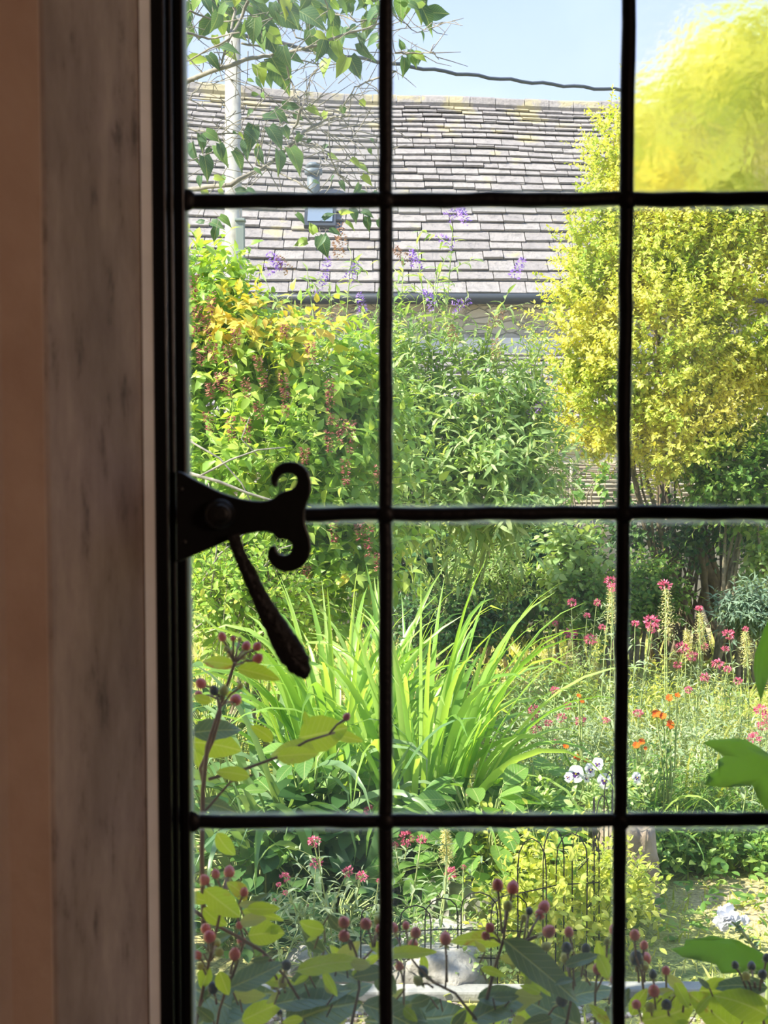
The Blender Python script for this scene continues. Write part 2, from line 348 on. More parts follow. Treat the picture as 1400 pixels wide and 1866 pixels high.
def tile_mat():
    m, nt, out = newmat('stone_roof_tile'); L = nt.links.new
    g = node(nt, 'NewGeometry'); r = ramp(nt, [(0, (.30, .27, .262)), (.5, (.335, .302, .292)), (1, (.37, .335, .32))]); L(g.outputs['Random Per Island'], r.inputs[0])
    tc = node(nt, 'TexCoord'); n1 = node(nt, 'TexNoise'); n1.inputs['Scale'].default_value = 9; n1.inputs['Detail'].default_value = 8; n1.inputs['Roughness'].default_value = .7; L(tc.outputs['Object'], n1.inputs['Vector'])
    mr = node(nt, 'MapRange'); mr.inputs[1].default_value = .50; mr.inputs[2].default_value = .68; mr.inputs[4].default_value = .6; L(n1.outputs[0], mr.inputs[0])
    m1 = node(nt, 'MixRGB'); L(mr.outputs[0], m1.inputs[0]); L(r.outputs[0], m1.inputs[1]); m1.inputs[2].default_value = (.13, .12, .12, 1)
    # lichen, thicker near the ridge where it grows
    sx = node(nt, 'SeparateXYZ'); L(g.outputs['Position'], sx.inputs[0])
    hz = node(nt, 'MapRange'); hz.inputs[1].default_value = 6.0; hz.inputs[2].default_value = 7.5; hz.inputs[3].default_value = 0; hz.inputs[4].default_value = .17; L(sx.outputs['Z'], hz.inputs[0])
    n2 = node(nt, 'TexNoise'); n2.inputs['Scale'].default_value = 2.2; n2.inputs['Detail'].default_value = 6; L(tc.outputs['Object'], n2.inputs['Vector'])
    ad = node(nt, 'Math', operation='ADD'); L(n2.outputs[0], ad.inputs[0]); L(hz.outputs[0], ad.inputs[1])
    m3 = node(nt, 'MapRange'); m3.inputs[1].default_value = .64; m3.inputs[2].default_value = .72; m3.inputs[4].default_value = .6; L(ad.outputs[0], m3.inputs[0])
    m2 = node(nt, 'MixRGB'); L(m3.outputs[0], m2.inputs[0]); L(m1.outputs[0], m2.inputs[1]); m2.inputs[2].default_value = (.52, .44, .22, 1)
    p = node(nt, 'BsdfPrincipled'); p.inputs['Roughness'].default_value = .95; L(m2.outputs[0], p.inputs['Base Color'])
    bp = node(nt, 'Bump'); bp.inputs['Strength'].default_value = 1.0; bp.inputs['Distance'].default_value = .04; L(n1.outputs[0], bp.inputs['Height']); L(bp.outputs[0], p.inputs['Normal'])
    L(p.outputs[0], out.inputs[0]); return m
M['tile'] = tile_mat()

def jamb_mat():
    m, nt, out = newmat('old_painted_stone'); L = nt.links.new
    tc = node(nt, 'TexCoord'); n1 = node(nt, 'TexNoise'); n1.inputs['Scale'].default_value = 45; n1.inputs['Detail'].default_value = 8; n1.inputs['Roughness'].default_value = .7
    mp = node(nt, 'Mapping'); mp.inputs['Scale'].default_value = (1, 1, .45); L(tc.outputs['Object'], mp.inputs[0]); L(mp.outputs[0], n1.inputs['Vector'])
    n2 = node(nt, 'TexNoise'); n2.inputs['Scale'].default_value = 9; n2.inputs['Detail'].default_value = 5; L(mp.outputs[0], n2.inputs['Vector'])
    r = ramp(nt, [(.30, (.14, .115, .10)), (.43, (.37, .30, .265)), (.7, (.48, .40, .35))]); L(n1.outputs[0], r.inputs[0])
    r2 = ramp(nt, [(.38, (.55, .53, .53)), (.58, (1, 1, 1))]); L(n2.outputs[0], r2.inputs[0])
    mx = node(nt, 'MixRGB', blend_type='MULTIPLY'); mx.inputs[0].default_value = .8; L(r.outputs[0], mx.inputs[1]); L(r2.outputs[0], mx.inputs[2])
    p = node(nt, 'BsdfPrincipled'); p.inputs['Roughness'].default_value = .9; p.inputs['Specular IOR Level'].default_value = .15; L(mx.outputs[0], p.inputs['Base Color'])
    b = node(nt, 'Bump'); b.inputs['Strength'].default_value = .35; b.inputs['Distance'].default_value = .002; L(n1.outputs[0], b.inputs['Height']); L(b.outputs[0], p.inputs['Normal'])
    L(p.outputs[0], out.inputs[0]); return m
M['jamb'] = jamb_mat()
M['plaster'] = plain('room_plaster', (.45, .38, .31), .9, .2, (.52, .45, .37), 6, .2)
M['boards'] = plain('floor_boards', (.12, .07, .04), .6, .3, (.2, .12, .07), 6, .3)
M['putty'] = plain('pale_putty', (.86, .88, .88), .7, .4, (.95, .96, .96), 40)
M['warmband'] = plain('warm_jamb_band', (.40, .28, .215), .9, .15, (.50, .37, .29), 14, .3, 40)  # inner band of the jamb, warmer in colour than the rest

def glass_mat(name, rough=0.0, dust=.05):
    m, nt, out = newmat(name); L = nt.links.new
    uv = node(nt, 'UVMap'); sx = node(nt, 'SeparateXYZ'); L(uv.outputs[0], sx.inputs[0])
    # grime that gathers along the edge of each pane (uv runs 0..1 over the pane)
    def edge(o):
        pp = node(nt, 'Math', operation='PINGPONG'); L(o, pp.inputs[0]); pp.inputs[1].default_value = .5; return pp.outputs[0]
    mn = node(nt, 'Math', operation='MINIMUM'); L(edge(sx.outputs[0]), mn.inputs[0]); L(edge(sx.outputs[1]), mn.inputs[1])
    tc = node(nt, 'TexCoord'); nz = node(nt, 'TexNoise'); nz.inputs['Scale'].default_value = 60; nz.inputs['Detail'].default_value = 4; L(tc.outputs['Object'], nz.inputs['Vector'])
    nn = node(nt, 'Math', operation='MULTIPLY_ADD'); L(nz.outputs[0], nn.inputs[0]); nn.inputs[1].default_value = -.016; L(mn.outputs[0], nn.inputs[2])
    er = node(nt, 'MapRange'); er.inputs[1].default_value = .016; er.inputs[2].default_value = .030; er.inputs[3].default_value = .30; er.inputs[4].default_value = 0; L(nn.outputs[0], er.inputs[0])
    n2 = node(nt, 'TexNoise'); n2.inputs['Scale'].default_value = 9; n2.inputs['Detail'].default_value = 5; L(tc.outputs['Object'], n2.inputs['Vector'])
    d2 = node(nt, 'MapRange'); d2.inputs[1].default_value = .35; d2.inputs[2].default_value = .75; d2.inputs[3].default_value = dust * .4; d2.inputs[4].default_value = dust * 1.8; L(n2.outputs[0], d2.inputs[0])
    mxx = node(nt, 'Math', operation='MAXIMUM'); L(er.outputs[0], mxx.inputs[0]); L(d2.outputs[0], mxx.inputs[1])
    tr = node(nt, 'BsdfTranslucent'); tr.inputs[0].default_value = (.80, .84, .86, 1)
    if rough:
        base = node(nt, 'BsdfRefraction'); base.inputs['Roughness'].default_value = rough; base.inputs['IOR'].default_value = 1.45
        n3 = node(nt, 'TexNoise'); n3.inputs['Scale'].default_value = 70; n3.inputs['Detail'].default_value = 3
        b = node(nt, 'Bump'); b.inputs['Strength'].default_value = .25; b.inputs['Distance'].default_value = .002
        L(tc.outputs['Object'], n3.inputs['Vector']); L(n3.outputs[0], b.inputs['Height']); L(b.outputs[0], base.inputs['Normal'])
    else:
        base = node(nt, 'BsdfTransparent'); base.inputs[0].default_value = (.985, .995, .99, 1)
    gl = node(nt, 'BsdfGlossy'); gl.inputs['Roughness'].default_value = .02
    fr = node(nt, 'Fresnel'); fr.inputs[0].default_value = 1.45
    hf = node(nt, 'Math', operation='MULTIPLY'); L(fr.outputs[0], hf.inputs[0]); hf.inputs[1].default_value = .5
    m1 = node(nt, 'MixShader'); L(hf.outputs[0], m1.inputs[0]); L(base.outputs[0], m1.inputs[1]); L(gl.outputs[0], m1.inputs[2])
    m2 = node(nt, 'MixShader'); L(mxx.outputs[0], m2.inputs[0]); L(m1.outputs[0], m2.inputs[1]); L(tr.outputs[0], m2.inputs[2]); L(m2.outputs[0], out.inputs[0])
    return m
M['glass'] = glass_mat('old_window_glass', 0, .032)
M['glassdusty'] = glass_mat('dusty_window_glass', 0, .11)
M['glassblur'] = glass_mat('warped_window_glass', .09, .03)

def ground_mat():
    m, nt, out = newmat('lawn_ground'); L = nt.links.new
    tc = node(nt, 'TexCoord'); n1 = node(nt, 'TexNoise'); n1.inputs['Scale'].default_value = 1.1; n1.inputs['Detail'].default_value = 6; L(tc.outputs['Object'], n1.inputs['Vector'])
    r = ramp(nt, [(.35, (.20, .26, .07)), (.48, (.44, .44, .14)), (.58, (.62, .50, .26)), (.7, (.56, .42, .28))]); L(n1.outputs[0], r.inputs[0])
    n2 = node(nt, 'TexNoise'); n2.inputs['Scale'].default_value = 60; n2.inputs['Detail'].default_value = 6; L(tc.outputs['Object'], n2.inputs['Vector'])
    r2 = ramp(nt, [(.3, (.4, .4, .4)), (.6, (1.1, 1.1, 1.1))]); L(n2.outputs[0], r2.inputs[0])
    mx = node(nt, 'MixRGB', blend_type='MULTIPLY'); mx.inputs[0].default_value = .8; L(r.outputs[0], mx.inputs[1]); L(r2.outputs[0], mx.inputs[2])
    p = node(nt, 'BsdfPrincipled'); p.inputs['Roughness'].default_value = .95; L(mx.outputs[0], p.inputs['Base Color'])
    b = node(nt, 'Bump'); b.inputs['Strength'].default_value = .7; b.inputs['Distance'].default_value = .03; L(n2.outputs[0], b.inputs['Height']); L(b.outputs[0], p.inputs['Normal'])
    L(p.outputs[0], out.inputs[0]); return m
M['ground'] = ground_mat()

# ------------------------------------------------------------------ the setting: ground, room
g = MB(); g.box((-60, .95, -.4), (60, 90, 0)); tag(g.build('ground', M['ground'], smooth=False), kind='structure')
WY0, WY1 = .60, 1.0         # the thick window wall
ZT = at(700, -760, .8).z; ZB = at(700, 2640, .8).z
XL, XR = at(285, 933, .80).x, at(1600, 933, .80).x
wl = MB()
JL = [(-2.2, .655), (at(70, 933, .655).x, .655), (at(88, 933, .655).x, .655), (at(262, 933, .775).x, .775), (XL - .0005, .783), (XL - .0005, .84), (XL - .05, 1.0), (-2.2, 1.0)]
wl.prism([Vector((x, y, -.4)) for x, y in JL], (0, 0, 5.6))
o = wl.build('wall_left', M['jamb'], smooth=False, bevel=.003); tag(o, kind='structure')
pw = MB(); pw.prism([Vector((x, y, -.4)) for x, y in [(-2.2, .60), (at(-30, 933, .615).x, .612), (at(8, 933, .632).x, .632), (at(84, 933, .648).x, .6545), (-2.2, .6545)]], (0, 0, 2.9))
tag(pw.build('wall_left_band', M['warmband'], smooth=False, bevel=.003), kind='structure')
pt = MB(); pt.prism([Vector((x, y, ZB)) for x, y in [(at(263, 933, .7735).x, .7735), (at(281, 933, .780).x, .780), (at(281, 933, .780).x, .786), (at(262, 933, .780).x, .786)]], (0, 0, ZT - ZB))
tag(pt.build('trim_1', M['putty'], smooth=False), kind='structure')
wr = MB().box((XR, WY0, -.4), (2.2, WY1, 5.2)); tag(wr.build('wall_right', M['jamb'], smooth=False), kind='structure')
wt = MB().box((XL - .0005, WY0, ZT), (XR, WY1, 5.2)); tag(wt.build('wall_front', M['jamb'], smooth=False), kind='structure')
wb = MB().box((XL - .0005, WY0, -.4), (XR, WY1, ZB)); tag(wb.build('wall_below_window', M['jamb'], smooth=False), kind='structure')
tag(MB().box((-2.2, -3, -.4), (2.2, .6, 0.0)).build('floor', M['boards'], smooth=False), kind='structure')
tag(MB().box((-2.2, -3, 2.5), (2.2, .6, 2.7)).build('ceiling', M['plaster'], smooth=False), kind='structure')
tag(MB().box((-2.4, -3, -.4), (-2.2, 1.0, 5.2)).build('wall_west', M['plaster'], smooth=False), kind='structure')
tag(MB().box((2.2, -3, -.4), (2.4, 1.0, 5.2)).build('wall_east', M['plaster'], smooth=False), kind='structure')
tag(MB().box((-2.4, -3.2, -.4), (2.4, -3, 5.2)).build('wall_back', M['plaster'], smooth=False), kind='structure')

# ------------------------------------------------------------------ window
win = empty('window_1', (XL, .80, ZB), kind='structure')
VB = [703, 1138, 1573]; HB = [-206, 364, 938, 1499, 2070]
fr = MB()
def wx(px, y=.8): return at(px, 933, y).x
fr.box((XL, .784, ZB), (wx(316), .815, ZT)); fr.box((wx(316), .790, ZB), (wx(326), .812, ZT)); fr.box((wx(326), .796, ZB), (wx(343), .812, ZT))
fr.box((wx(343), .79, ZT - .02), (XR, .812, ZT)); fr.box((wx(343), .79, ZB), (XR, .812, ZB + .02)); fr.box((XR - .02, .785, ZB + .02), (XR, .812, ZT - .02))
fr.build('window_frame', M['paint'], win, smooth=False, bevel=.0012)
rnd = random.Random(5)
def came(p0, p1, horiz, seed, w=.0041):
    n = 60; pts = []; rad = []
    for i in range(n + 1):
        t = i / n; p = p0.lerp(p1, t); q = mnoise.noise(Vector((t * 14 * (p1 - p0).length * 3, seed * 7.1, 0)))
        q2 = mnoise.noise(Vector((t * 60 * (p1 - p0).length, seed * 3.3, 5)))
        if horiz: p.z += q * .0009
        else: p.x += q * .0009
        pts.append(p); rad.append(w * (1 + .10 * q2))
    b = MB(); b.tube(pts, rad, 8, flat=.75); return b
zc = lambda py: at(700, py, .8).z
for i, px in enumerate(VB[:]):
    came(Vector((wx(px), .803, ZB + .01)), Vector((wx(px), .803, ZT - .01)), False, i + 1).build('lead_came', M['lead'], win)
for j, py in enumerate(HB):
    b = came(Vector((wx(335), .803, zc(py + 1))), Vector((XR - .01, .803, zc(py - 4))), True, j + 11, .0043 if j < 2 else .0040)
    for px in VB:
        b.ball((wx(px), .8015, zc(py)), .0058, sc=(1, .55, 1))
    for px, sgn in [(343, 1)]:
        b.ball((wx(px), .8015, zc(py)), .0065, sc=(1, .55, 1))
    b.build('lead_came', M['lead'], win)
xs = [wx(338)] + [wx(p) for p in VB] + [XR - .015]
zs = [ZT - .015] + [zc(p) for p in HB] + [ZB + .015]
for i in range(len(xs) - 1):
    for j in range(len(zs) - 1):
        x0, x1, z1, z0 = xs[i], xs[i + 1], zs[j], zs[j + 1]
        mt = M['glassblur'] if (i == 2 and j == 1) else M['glassdusty'] if (i == 0 and j == 1) else M['glass']
        v = [(x0, .8025, z0), (x1, .8025, z0), (x1, .8025, z1), (x0, .8025, z1), (x0, .8045, z0), (x1, .8045, z0), (x1, .8045, z1), (x0, .8045, z1)]
        uv = np.array([(0, 0), (1, 0), (1, 1), (0, 1)] * 2, float)
        fastmesh('pane', v, [(0, 1, 2, 3), (5, 4, 7, 6)], mt, win, False, uv=uv)

# ------------------------------------------------------------------ window latch
def zp(zx, zy, y): return at(230 + .35 * zx, 820 + .35 * zy, y)
lat = empty('window_latch', zp(490, 330, .787), 'black wrought-iron casement latch with two curled ends and a hammered lever, on the window frame', 'window latch')
OUT = [(262, 108), (300, 122), (345, 150), (400, 177), (450, 203), (500, 226), (550, 243), (600, 256), (650, 265), (700, 268), (735, 264), (765, 252), (795, 228), (825, 214), (855, 208), (878, 190), (889, 165), (886, 142), (868, 126), (840, 121),
       (812, 130), (795, 148), (786, 172), (793, 190), (770, 196), (756, 178), (752, 145), (760, 112), (780, 85), (812, 67), (850, 61), (890, 66), (925, 86), (950, 118), (962, 160), (963, 210), (953, 250), (940, 280), (932, 312),
       (930, 350), (932, 382), (942, 415), (957, 455), (963, 505), (955, 555), (935, 592), (905, 618), (865, 634), (825, 637), (785, 624), (755, 600), (738, 568), (735, 535), (745, 508), (765, 496), (780, 505), (785, 527), (800, 545),
       (825, 552), (850, 540), (866, 515), (862, 488), (840, 470), (812, 466), (788, 466), (766, 438), (738, 426), (690, 429), (640, 436), (600, 446), (560, 462), (500, 488), (450, 508), (400, 530), (350, 551), (300, 572), (262, 590)]
b = MB(); b.prism([zp(x, y, .782) for x, y in OUT], (0, .007, 0)); b.build('latch_plate', M['iron'], lat, smooth=False, bevel=.0009)
b = MB(); b.tube([zp(488, 335, .782), zp(488, 335, .776), zp(488, 335, .7735)], [.0088, .0086, .0062], 28); b.tube([zp(488, 335, .775), zp(488, 335, .770), zp(488, 335, .7685)], [.0058, .0056, .003], 24)
b.build('pivot_boss', M['iron'], lat, smooth=False, bevel=.0006)
for x, y, r in [(284, 205, .0022), (425, 366, .0018), (300, 480, .0022)]:
    MB().ball(zp(x, y, .782), r, 12, 8, sc=(1, .6, 1)).build('screw_head', M['iron'], lat)
path = [(560, 440, 36), (575, 500, 36), (605, 575, 36), (645, 655, 41), (690, 750, 45), (735, 840, 52), (780, 920, 62), (825, 1000, 71), (865, 1065, 76), (900, 1120, 66), (928, 1160, 44), (942, 1184, 14)]
pts = []; rad = []
for i in range(len(path) - 1):
    for k in range(5):
        t = k / 5; a = path[i]; c = path[i + 1]
        pts.append(zp(a[0] + (c[0] - a[0]) * t, a[1] + (c[1] - a[1]) * t, .774)); q = mnoise.noise(Vector((i + t, 3, 0)) * 2.1)
        rad.append((a[2] + (c[2] - a[2]) * t) * .35 * .774 / F * (1 + .07 * q))
pts.append(zp(945, 1186, .774)); rad.append(.001)
b = MB(); b.tube(pts, rad, 14, flat=.55); o = b.build('lever', M['hammered'], lat)
for v in o.data.vertices:
    q = mnoise.noise(v.co * 420); v.co.x += q * .0005; v.co.z += q * .0005

# ------------------------------------------------------------------ far building
rnd = random.Random(3)
EY, EZ, RY, RZ = 20.0, 3.70, 24.0, 7.42
def sag(x, t):      # the old roof dips along its ridge
    return t * (.10 * math.cos(x * .42 + 2.1) + .05 * math.sin(x * 1.1)) - .12 * math.sin(math.pi * min(max((x + 2) / 9, 0), 1)) * t
barn = empty('stone_barn', (1, 22, 0), 'long stone barn with a sagging stone-tiled roof and a lower lean-to, behind the garden fence', 'barn')
def roofpt(x, t, lift=0):
    y = EY - .15 + (RY - EY + .15) * t; z = EZ - .1 + (RZ - EZ + .1) * t + sag(x, t)
    nx = Vector((0, -(RZ - EZ), (RY - EY))).normalized()
    return Vector((x, y, z)) + nx * lift
def tiles(name, pt, x0, x1, courses, rnd, wid, thick=.03):
    b = MB(); t = 0
    tot = sum(courses); acc = 0
    for c in courses:
        t0 = acc / tot; t1 = min((acc + c * 1.35) / tot, 1.03); acc += c
        x = x0 - rnd.random() * .3; ph = rnd.random() * 9
        while x < x1:
            wd = wid * rnd.uniform(.6, 1.35) * (.6 + .8 * c / courses[0] * .6)
            th = thick * rnd.uniform(.65, 1.35); a = .010 * mnoise.noise(Vector((x * 2, t0 * 40, ph)))
            dz = rnd.uniform(-.03, .03) * c / 2 / tot + .012 / tot * mnoise.noise(Vector((x * .9, t0 * 30, 1))) * 6
            g_ = .006
            l0 = .03 + rnd.uniform(0, .012)
            p = [pt(x + g_, t0 + dz, l0), pt(x + wd - g_, t0 + dz + rnd.uniform(-.004, .004) / 2, l0 + a * .3), pt(x + wd - g_, t1, -.01), pt(x + g_, t1, -.01)]
            q = [pt(x + g_, t0 + dz, l0 + th), pt(x + wd - g_, t0 + dz + rnd.uniform(-.002, .002), l0 + th + a * .3), pt(x + wd - g_, t1, .01), pt(x + g_, t1, .01)]
            b.add(p + q, [(0, 3, 2, 1), (4, 5, 6, 7), (0, 1, 5, 4), (1, 2, 6, 5), (2, 3, 7, 6), (3, 0, 4, 7)])
            x += wd
    return b
cs = [.29 - .155 * i / 26 for i in range(27)]
roof = tiles('roof', roofpt, -8, 11, cs, rnd, .40).build('roof', M['tile'], barn, smooth=False)
b = MB()
x = -8
while x < 11:
    wd = rnd.uniform(.35, .5); c = roofpt(x + wd / 2, 1.0)
    b.tube([Vector((x + .005, c.y, roofpt(x, 1).z - .02)), Vector((x + wd - .005, c.y, roofpt(x + wd, 1).z - .02))], .15 * rnd.uniform(.95, 1.08), 8); x += wd
b.build('ridge_tiles', M['tile'], barn, smooth=False)
b = MB().box((-8, 20.1, 0), (11, 20.5, 3.72)); b.box((-8, 20.5, 0), (11, 28, 3.6)); 
b.add([(-8, 20.3, 3.6), (-8, 28, 3.6), (-8, 24, 7.2), (11, 20.3, 3.6), (11, 28, 3.6), (11, 24, 7.2)], [(0, 1, 2), (3, 5, 4), (0, 2, 5, 3), (1, 4, 5, 2)])
b.build('wall', M['barnwall'], barn, smooth=False)
b = MB(); b.tube([(-8, 19.80, 3.56), (11, 19.80, 3.56)], .065, 10); 
b.box((-8, 19.85, 3.48), (11, 19.92, 3.62)); b.build('gutter', M['gutter'], barn)
def leanpt(x, t, lift=0):
    y = 17.8 + 2.3 * t; z = 1.80 + 1.0 * t
    return Vector((x, y, z)) + Vector((0, -.4, .92)) * lift
tiles('lean', leanpt, -3, 9, [.24] * 11, rnd, .36, .025).build('lean_to_roof', M['tile'], barn, smooth=False)
MB().box((-3, 19.92, 2.76), (9, 20.1, 3.0)).build('lead_flashing', plain('grey_flashing', (.20, .22, .26), .6, .4, (.30, .32, .36), 6), barn, smooth=False)
MB().box((-2.9, 18.0, 0), (8.8, 20.1, 1.85)).build('lean_to_wall', M['barnwall'], barn, smooth=False)
def on_roof(px, py):
    lo_, hi = 0.0, 1.0
    for _ in range(30):
        m_ = (lo_ + hi) / 2; p = roofpt(0, m_); q = at(px, py, p.y)
        if q.z > p.z: lo_ = m_
        else: hi = m_
    p = roofpt(at(px, py, EY + (RY - EY) * lo_).x, lo_); return p
p = on_roof(572, 372); b = MB(); b.tube([p, p + Vector((0, 0, .42))], .10, 14); b.tube([p + Vector((0, 0, .44)), p + Vector((0, 0, .52))], .14, 14); b.tube([p + Vector((0, 0, .56)), p + Vector((0, 0, .62))], [.14, .07], 14)
b.build('flue_pipe', plain('grey_flue', (.16, .19, .22), .5, .5), barn)
p = on_roof(585, 405); t0 = (p.y - EY + .15) / (RY - EY + .15)
b = MB(); q = [roofpt(p.x - .24, t0 - .055, .08), roofpt(p.x + .24, t0 - .055, .08), roofpt(p.x + .24, t0 + .04, .08), roofpt(p.x - .24, t0 + .04, .08)]
b.prism(q, Vector((0, -.68, .73)) * .06); sk = b.build('skylight', M['gutter'], barn, smooth=False)
b = MB(); q = [roofpt(p.x - .19, t0 - .04, .15), roofpt(p.x + .19, t0 - .04, .15), roofpt(p.x + .19, t0 + .028, .15), roofpt(p.x - .19, t0 + .028, .15)]
b.prism(q, Vector((0, -.68, .73)) * .008); b.build('skylight_pane', plain('skylight_glass', (.16, .20, .26), .25, .9), sk, smooth=False)

# ------------------------------------------------------------------ pole and cable
pl = empty('utility_pole', (at(424, 500, 15).x, 15, 0), 'pale weathered wooden telegraph pole rising behind the red-flowered shrub', 'utility pole')
b = MB(); x0 = at(426, 500, 15).x; x1 = at(424, 0, 15).x
b.tube([(x0, 15, 0), (x0, 15, 3), (x1, 15, at(424, 20, 15).z)], [.105, .10, .08], 16); b.build('post', M['pole'], pl)
c = at(437, 438, 14.85); b = MB().box((c.x - .04, 14.82, c.z - .22), (c.x + .05, 14.93, c.z + .20)); b.box((c.x - .05, 14.80, c.z + .20), (c.x + .06, 14.94, c.z + .23)); b.build('cable_box', plain('mossy_box', (.25, .29, .27), .7, .3), pl, smooth=False, bevel=.006)
a = at(424, 62, 14.9); e_ = at(1560, 170, 18.0); pts = []
for i in range(61):
    t = i / 60; p = a.lerp(e_, t); p.z -= .42 * 4 * t * (1 - t) * .55 ; p.z += .012 * math.sin(i * 1.9); pts.append(p)
b = MB(); b.tube(pts, .021, 6); tag(b.build('overhead_cable', M['cable']), 'thin dark overhead cable crossing the sky above the barn roof', 'cable')

# ------------------------------------------------------------------ garden wall and woven fence
b = MB().box((-9, 11.6, 0), (9, 12.0, .90)); tag(b.build('garden_wall', M['darkwall'], smooth=False, bevel=.03), 'low stone wall coloured dark for shade below the woven fence at the garden end', 'wall', kind='structure')
fence = empty('wattle_fence', (1, 11.6, .95), 'woven brown hazel hurdle fence on the low wall beside the yellow shrub', 'fence')
rnd = random.Random(9); b = MB(); posts = [-2.2 + .42 * i for i in range(20)]
for r_ in range(24):
    z = .97 + r_ * .018; pts = []
    x = -2.4
    while x < 6.0:
        pts.append((x, 11.62 + .03 * math.sin(math.pi * (x + 2.2) / .42 + math.pi * (r_ % 2)), z + .008 * mnoise.noise(Vector((x, r_ * 3, 0))))); x += .105
    b.tube(pts, .008 * rnd.uniform(.8, 1.2), 4)
b.build('woven_rods', M['wattle'], fence)
for x in posts:
    MB().tube([(x, 11.62, .905), (x + rnd.uniform(-.01, .01), 11.6, 1.44 + rnd.uniform(0, .05))], .016, 6).build('post', M['wattle'], fence)

# ------------------------------------------------------------------ shrubs made of sprays
def blobs_surface(blobs, n, rg, zmin=None, xmin=None):
    vol = np.array([b[3] * b[4] + b[4] * b[5] + b[3] * b[5] for b in blobs]); vol = vol / vol.sum(); out = []
    ks = rg.choice(len(blobs), n, p=vol)
    for k in ks:
        cx, cy, cz, rx, ry, rz = blobs[k]
        d = nrm(rg.normal(0, 1, 3)); 
        if d[1] > .35: d[1] = -d[1]
        q = rg.uniform(.62, 1.0); p = np.array([cx + d[0] * rx * q, cy + d[1] * ry * q, cz + d[2] * rz * q])
        if zmin is not None and p[2] < zmin: continue
        out.append((p, nrm(d / np.array([rx, ry, rz]))))
    return out
def shrub(name, loc, label, cat, blobs, tpl, mat, nspray, length, nleaf, size, seed, droop=.15, stems=6, stem_mat='twig', spread=1.0, pairs=True, upb=.5, group=None, zmin=.05, stem_r=.018, jit=.35, partname='foliage'):
    root = empty(name, loc, label, cat, group); rg = np.random.RandomState(seed); cl = Cloud(tpl, seed); tw = MB()
    for p, d in blobs_surface(blobs, nspray, rg, zmin):
        dd = nrm(d + np.array([0, 0, upb]) + rg.normal(0, .35, 3)); l = length * rg.uniform(.6, 1.3)
        cl.spray(p - dd * l * .4, dd, l, nleaf, size, droop, spread, jit, pairs, tw, .0010 + .016 * size)
    rr = random.Random(seed)
    for i in range(stems):
        bl = blobs[rr.randrange(len(blobs))]; a = Vector(loc) + Vector((rr.uniform(-.15, .15), rr.uniform(-.15, .15), 0)); t = Vector((bl[0], bl[1], bl[2] + bl[5] * .6)) + Vector((rr.uniform(-.5, .5) * bl[3], rr.uniform(-.3, .3) * bl[4], 0))
        pts = [a.lerp(t, k / 5) + Vector((rr.uniform(-.04, .04), rr.uniform(-.04, .04), .12 * math.sin(math.pi * k / 5))) for k in range(6)]
        pts[0] = a
        tw.tube(pts, [stem_r * (1 - .8 * k / 5) for k in range(6)], 6)
    cl.build(partname, mat, root)
    if tw.v: tw.build('branches', M[stem_mat], root)
    return root

def B(px, py, Y, rx, rz, ry=None):       # blob from a pixel, radii in metres
    p = at(px, py, Y); return (p.x, p.y, p.z, rx, ry or min(rx, .8), rz)

# big golden shrub
GX = 2.35
gb = [B(1300, 300, 9.6, .85, .75), B(1330, 150, 9.7, .45, .45), B(1420, 240, 9.8, .8, .9), B(1300, 560, 9.4, .95, .8), B(1180, 640, 9.2, .62, .75), B(1110, 480, 9.3, .30, .62), B(1130, 330, 9.4, .26, .55), B(1420, 560, 9.5, .9, .8), B(1055, 600, 9.1, .26, .5), B(1090, 750, 9.1, .32, .32), B(1180, 280, 9.6, .24, .42), B(1240, 420, 9.2, .5, .5), B(1060, 480, 9.2, .18, .3), B(1230, 780, 9.1, .5, .35)]
gold = shrub('golden_shrub', (2.45, 9.9, 0), 'tall golden-yellow leafed shrub at the right, against the sky', 'shrub', gb, T_GOLD, M['golden'], 5400, .30, 19, .052, 21, .05, 0, 'twig', .9, True, .55, zmin=.9)
rnd = random.Random(4); b = MB()
for i in range(26):
    px = rnd.choice([1130, 1180, 1240, 1270, 1290, 1305, 1320, 1345, 1370, 1400]) + rnd.uniform(-18, 18); a = ground(px, rnd.uniform(9.6, 10.2)); bl = gb[rnd.randrange(len(gb))]
    t = Vector((bl[0] + rnd.uniform(-.3, .3), bl[1] + .1, bl[2])); r0 = rnd.choice([.012, .018, .03])
    pts = [a.lerp(t, k / 8) + Vector((rnd.uniform(-.05, .05), rnd.uniform(-.03, .03), 0)) for k in range(9)]; b.tube(pts, [r0 * (1 - .75 * k / 8) for k in range(9)], 6)
for pts, r0 in [([(1325, 1112), (1300, 1060), (1278, 1010), (1262, 960), (1290, 880), (1330, 760)], .05), ([(1330, 1108), (1325, 1030), (1322, 960), (1335, 880), (1370, 740)], .06), ([(1342, 1110), (1380, 1000), (1392, 900), (1360, 700)], .04)]:
    b.tube([at(x, y, 9.8) if i else Vector((at(x, y, 9.8).x, 9.8, 0)) for i, (x, y) in enumerate(pts)], [r0 * (1 - .6 * k / len(pts)) for k in range(len(pts))], 8)
b.build('trunks', M['trunk'], gold)

def flower_cone(mb_cloud, p, d, L_, r, n, rg, size):
    d = nrm(d); u = nrm(np.cross(d, [.1, .2, 1])); v = np.cross(d, u); t = rg.uniform(0, 1, n); a = rg.uniform(0, 6.28, n)
    rad = np.outer(np.cos(a), u) + np.outer(np.sin(a), v); rr = r * (1 - .75 * t)
    P = np.asarray(p) + np.outer(t * L_, d) + rad * rr[:, None]; mb_cloud.add(P, nrm(rad + d * .3 + rg.normal(0, .3, (n, 3))), nrm(d + rg.normal(0, .3, (n, 3))), size)

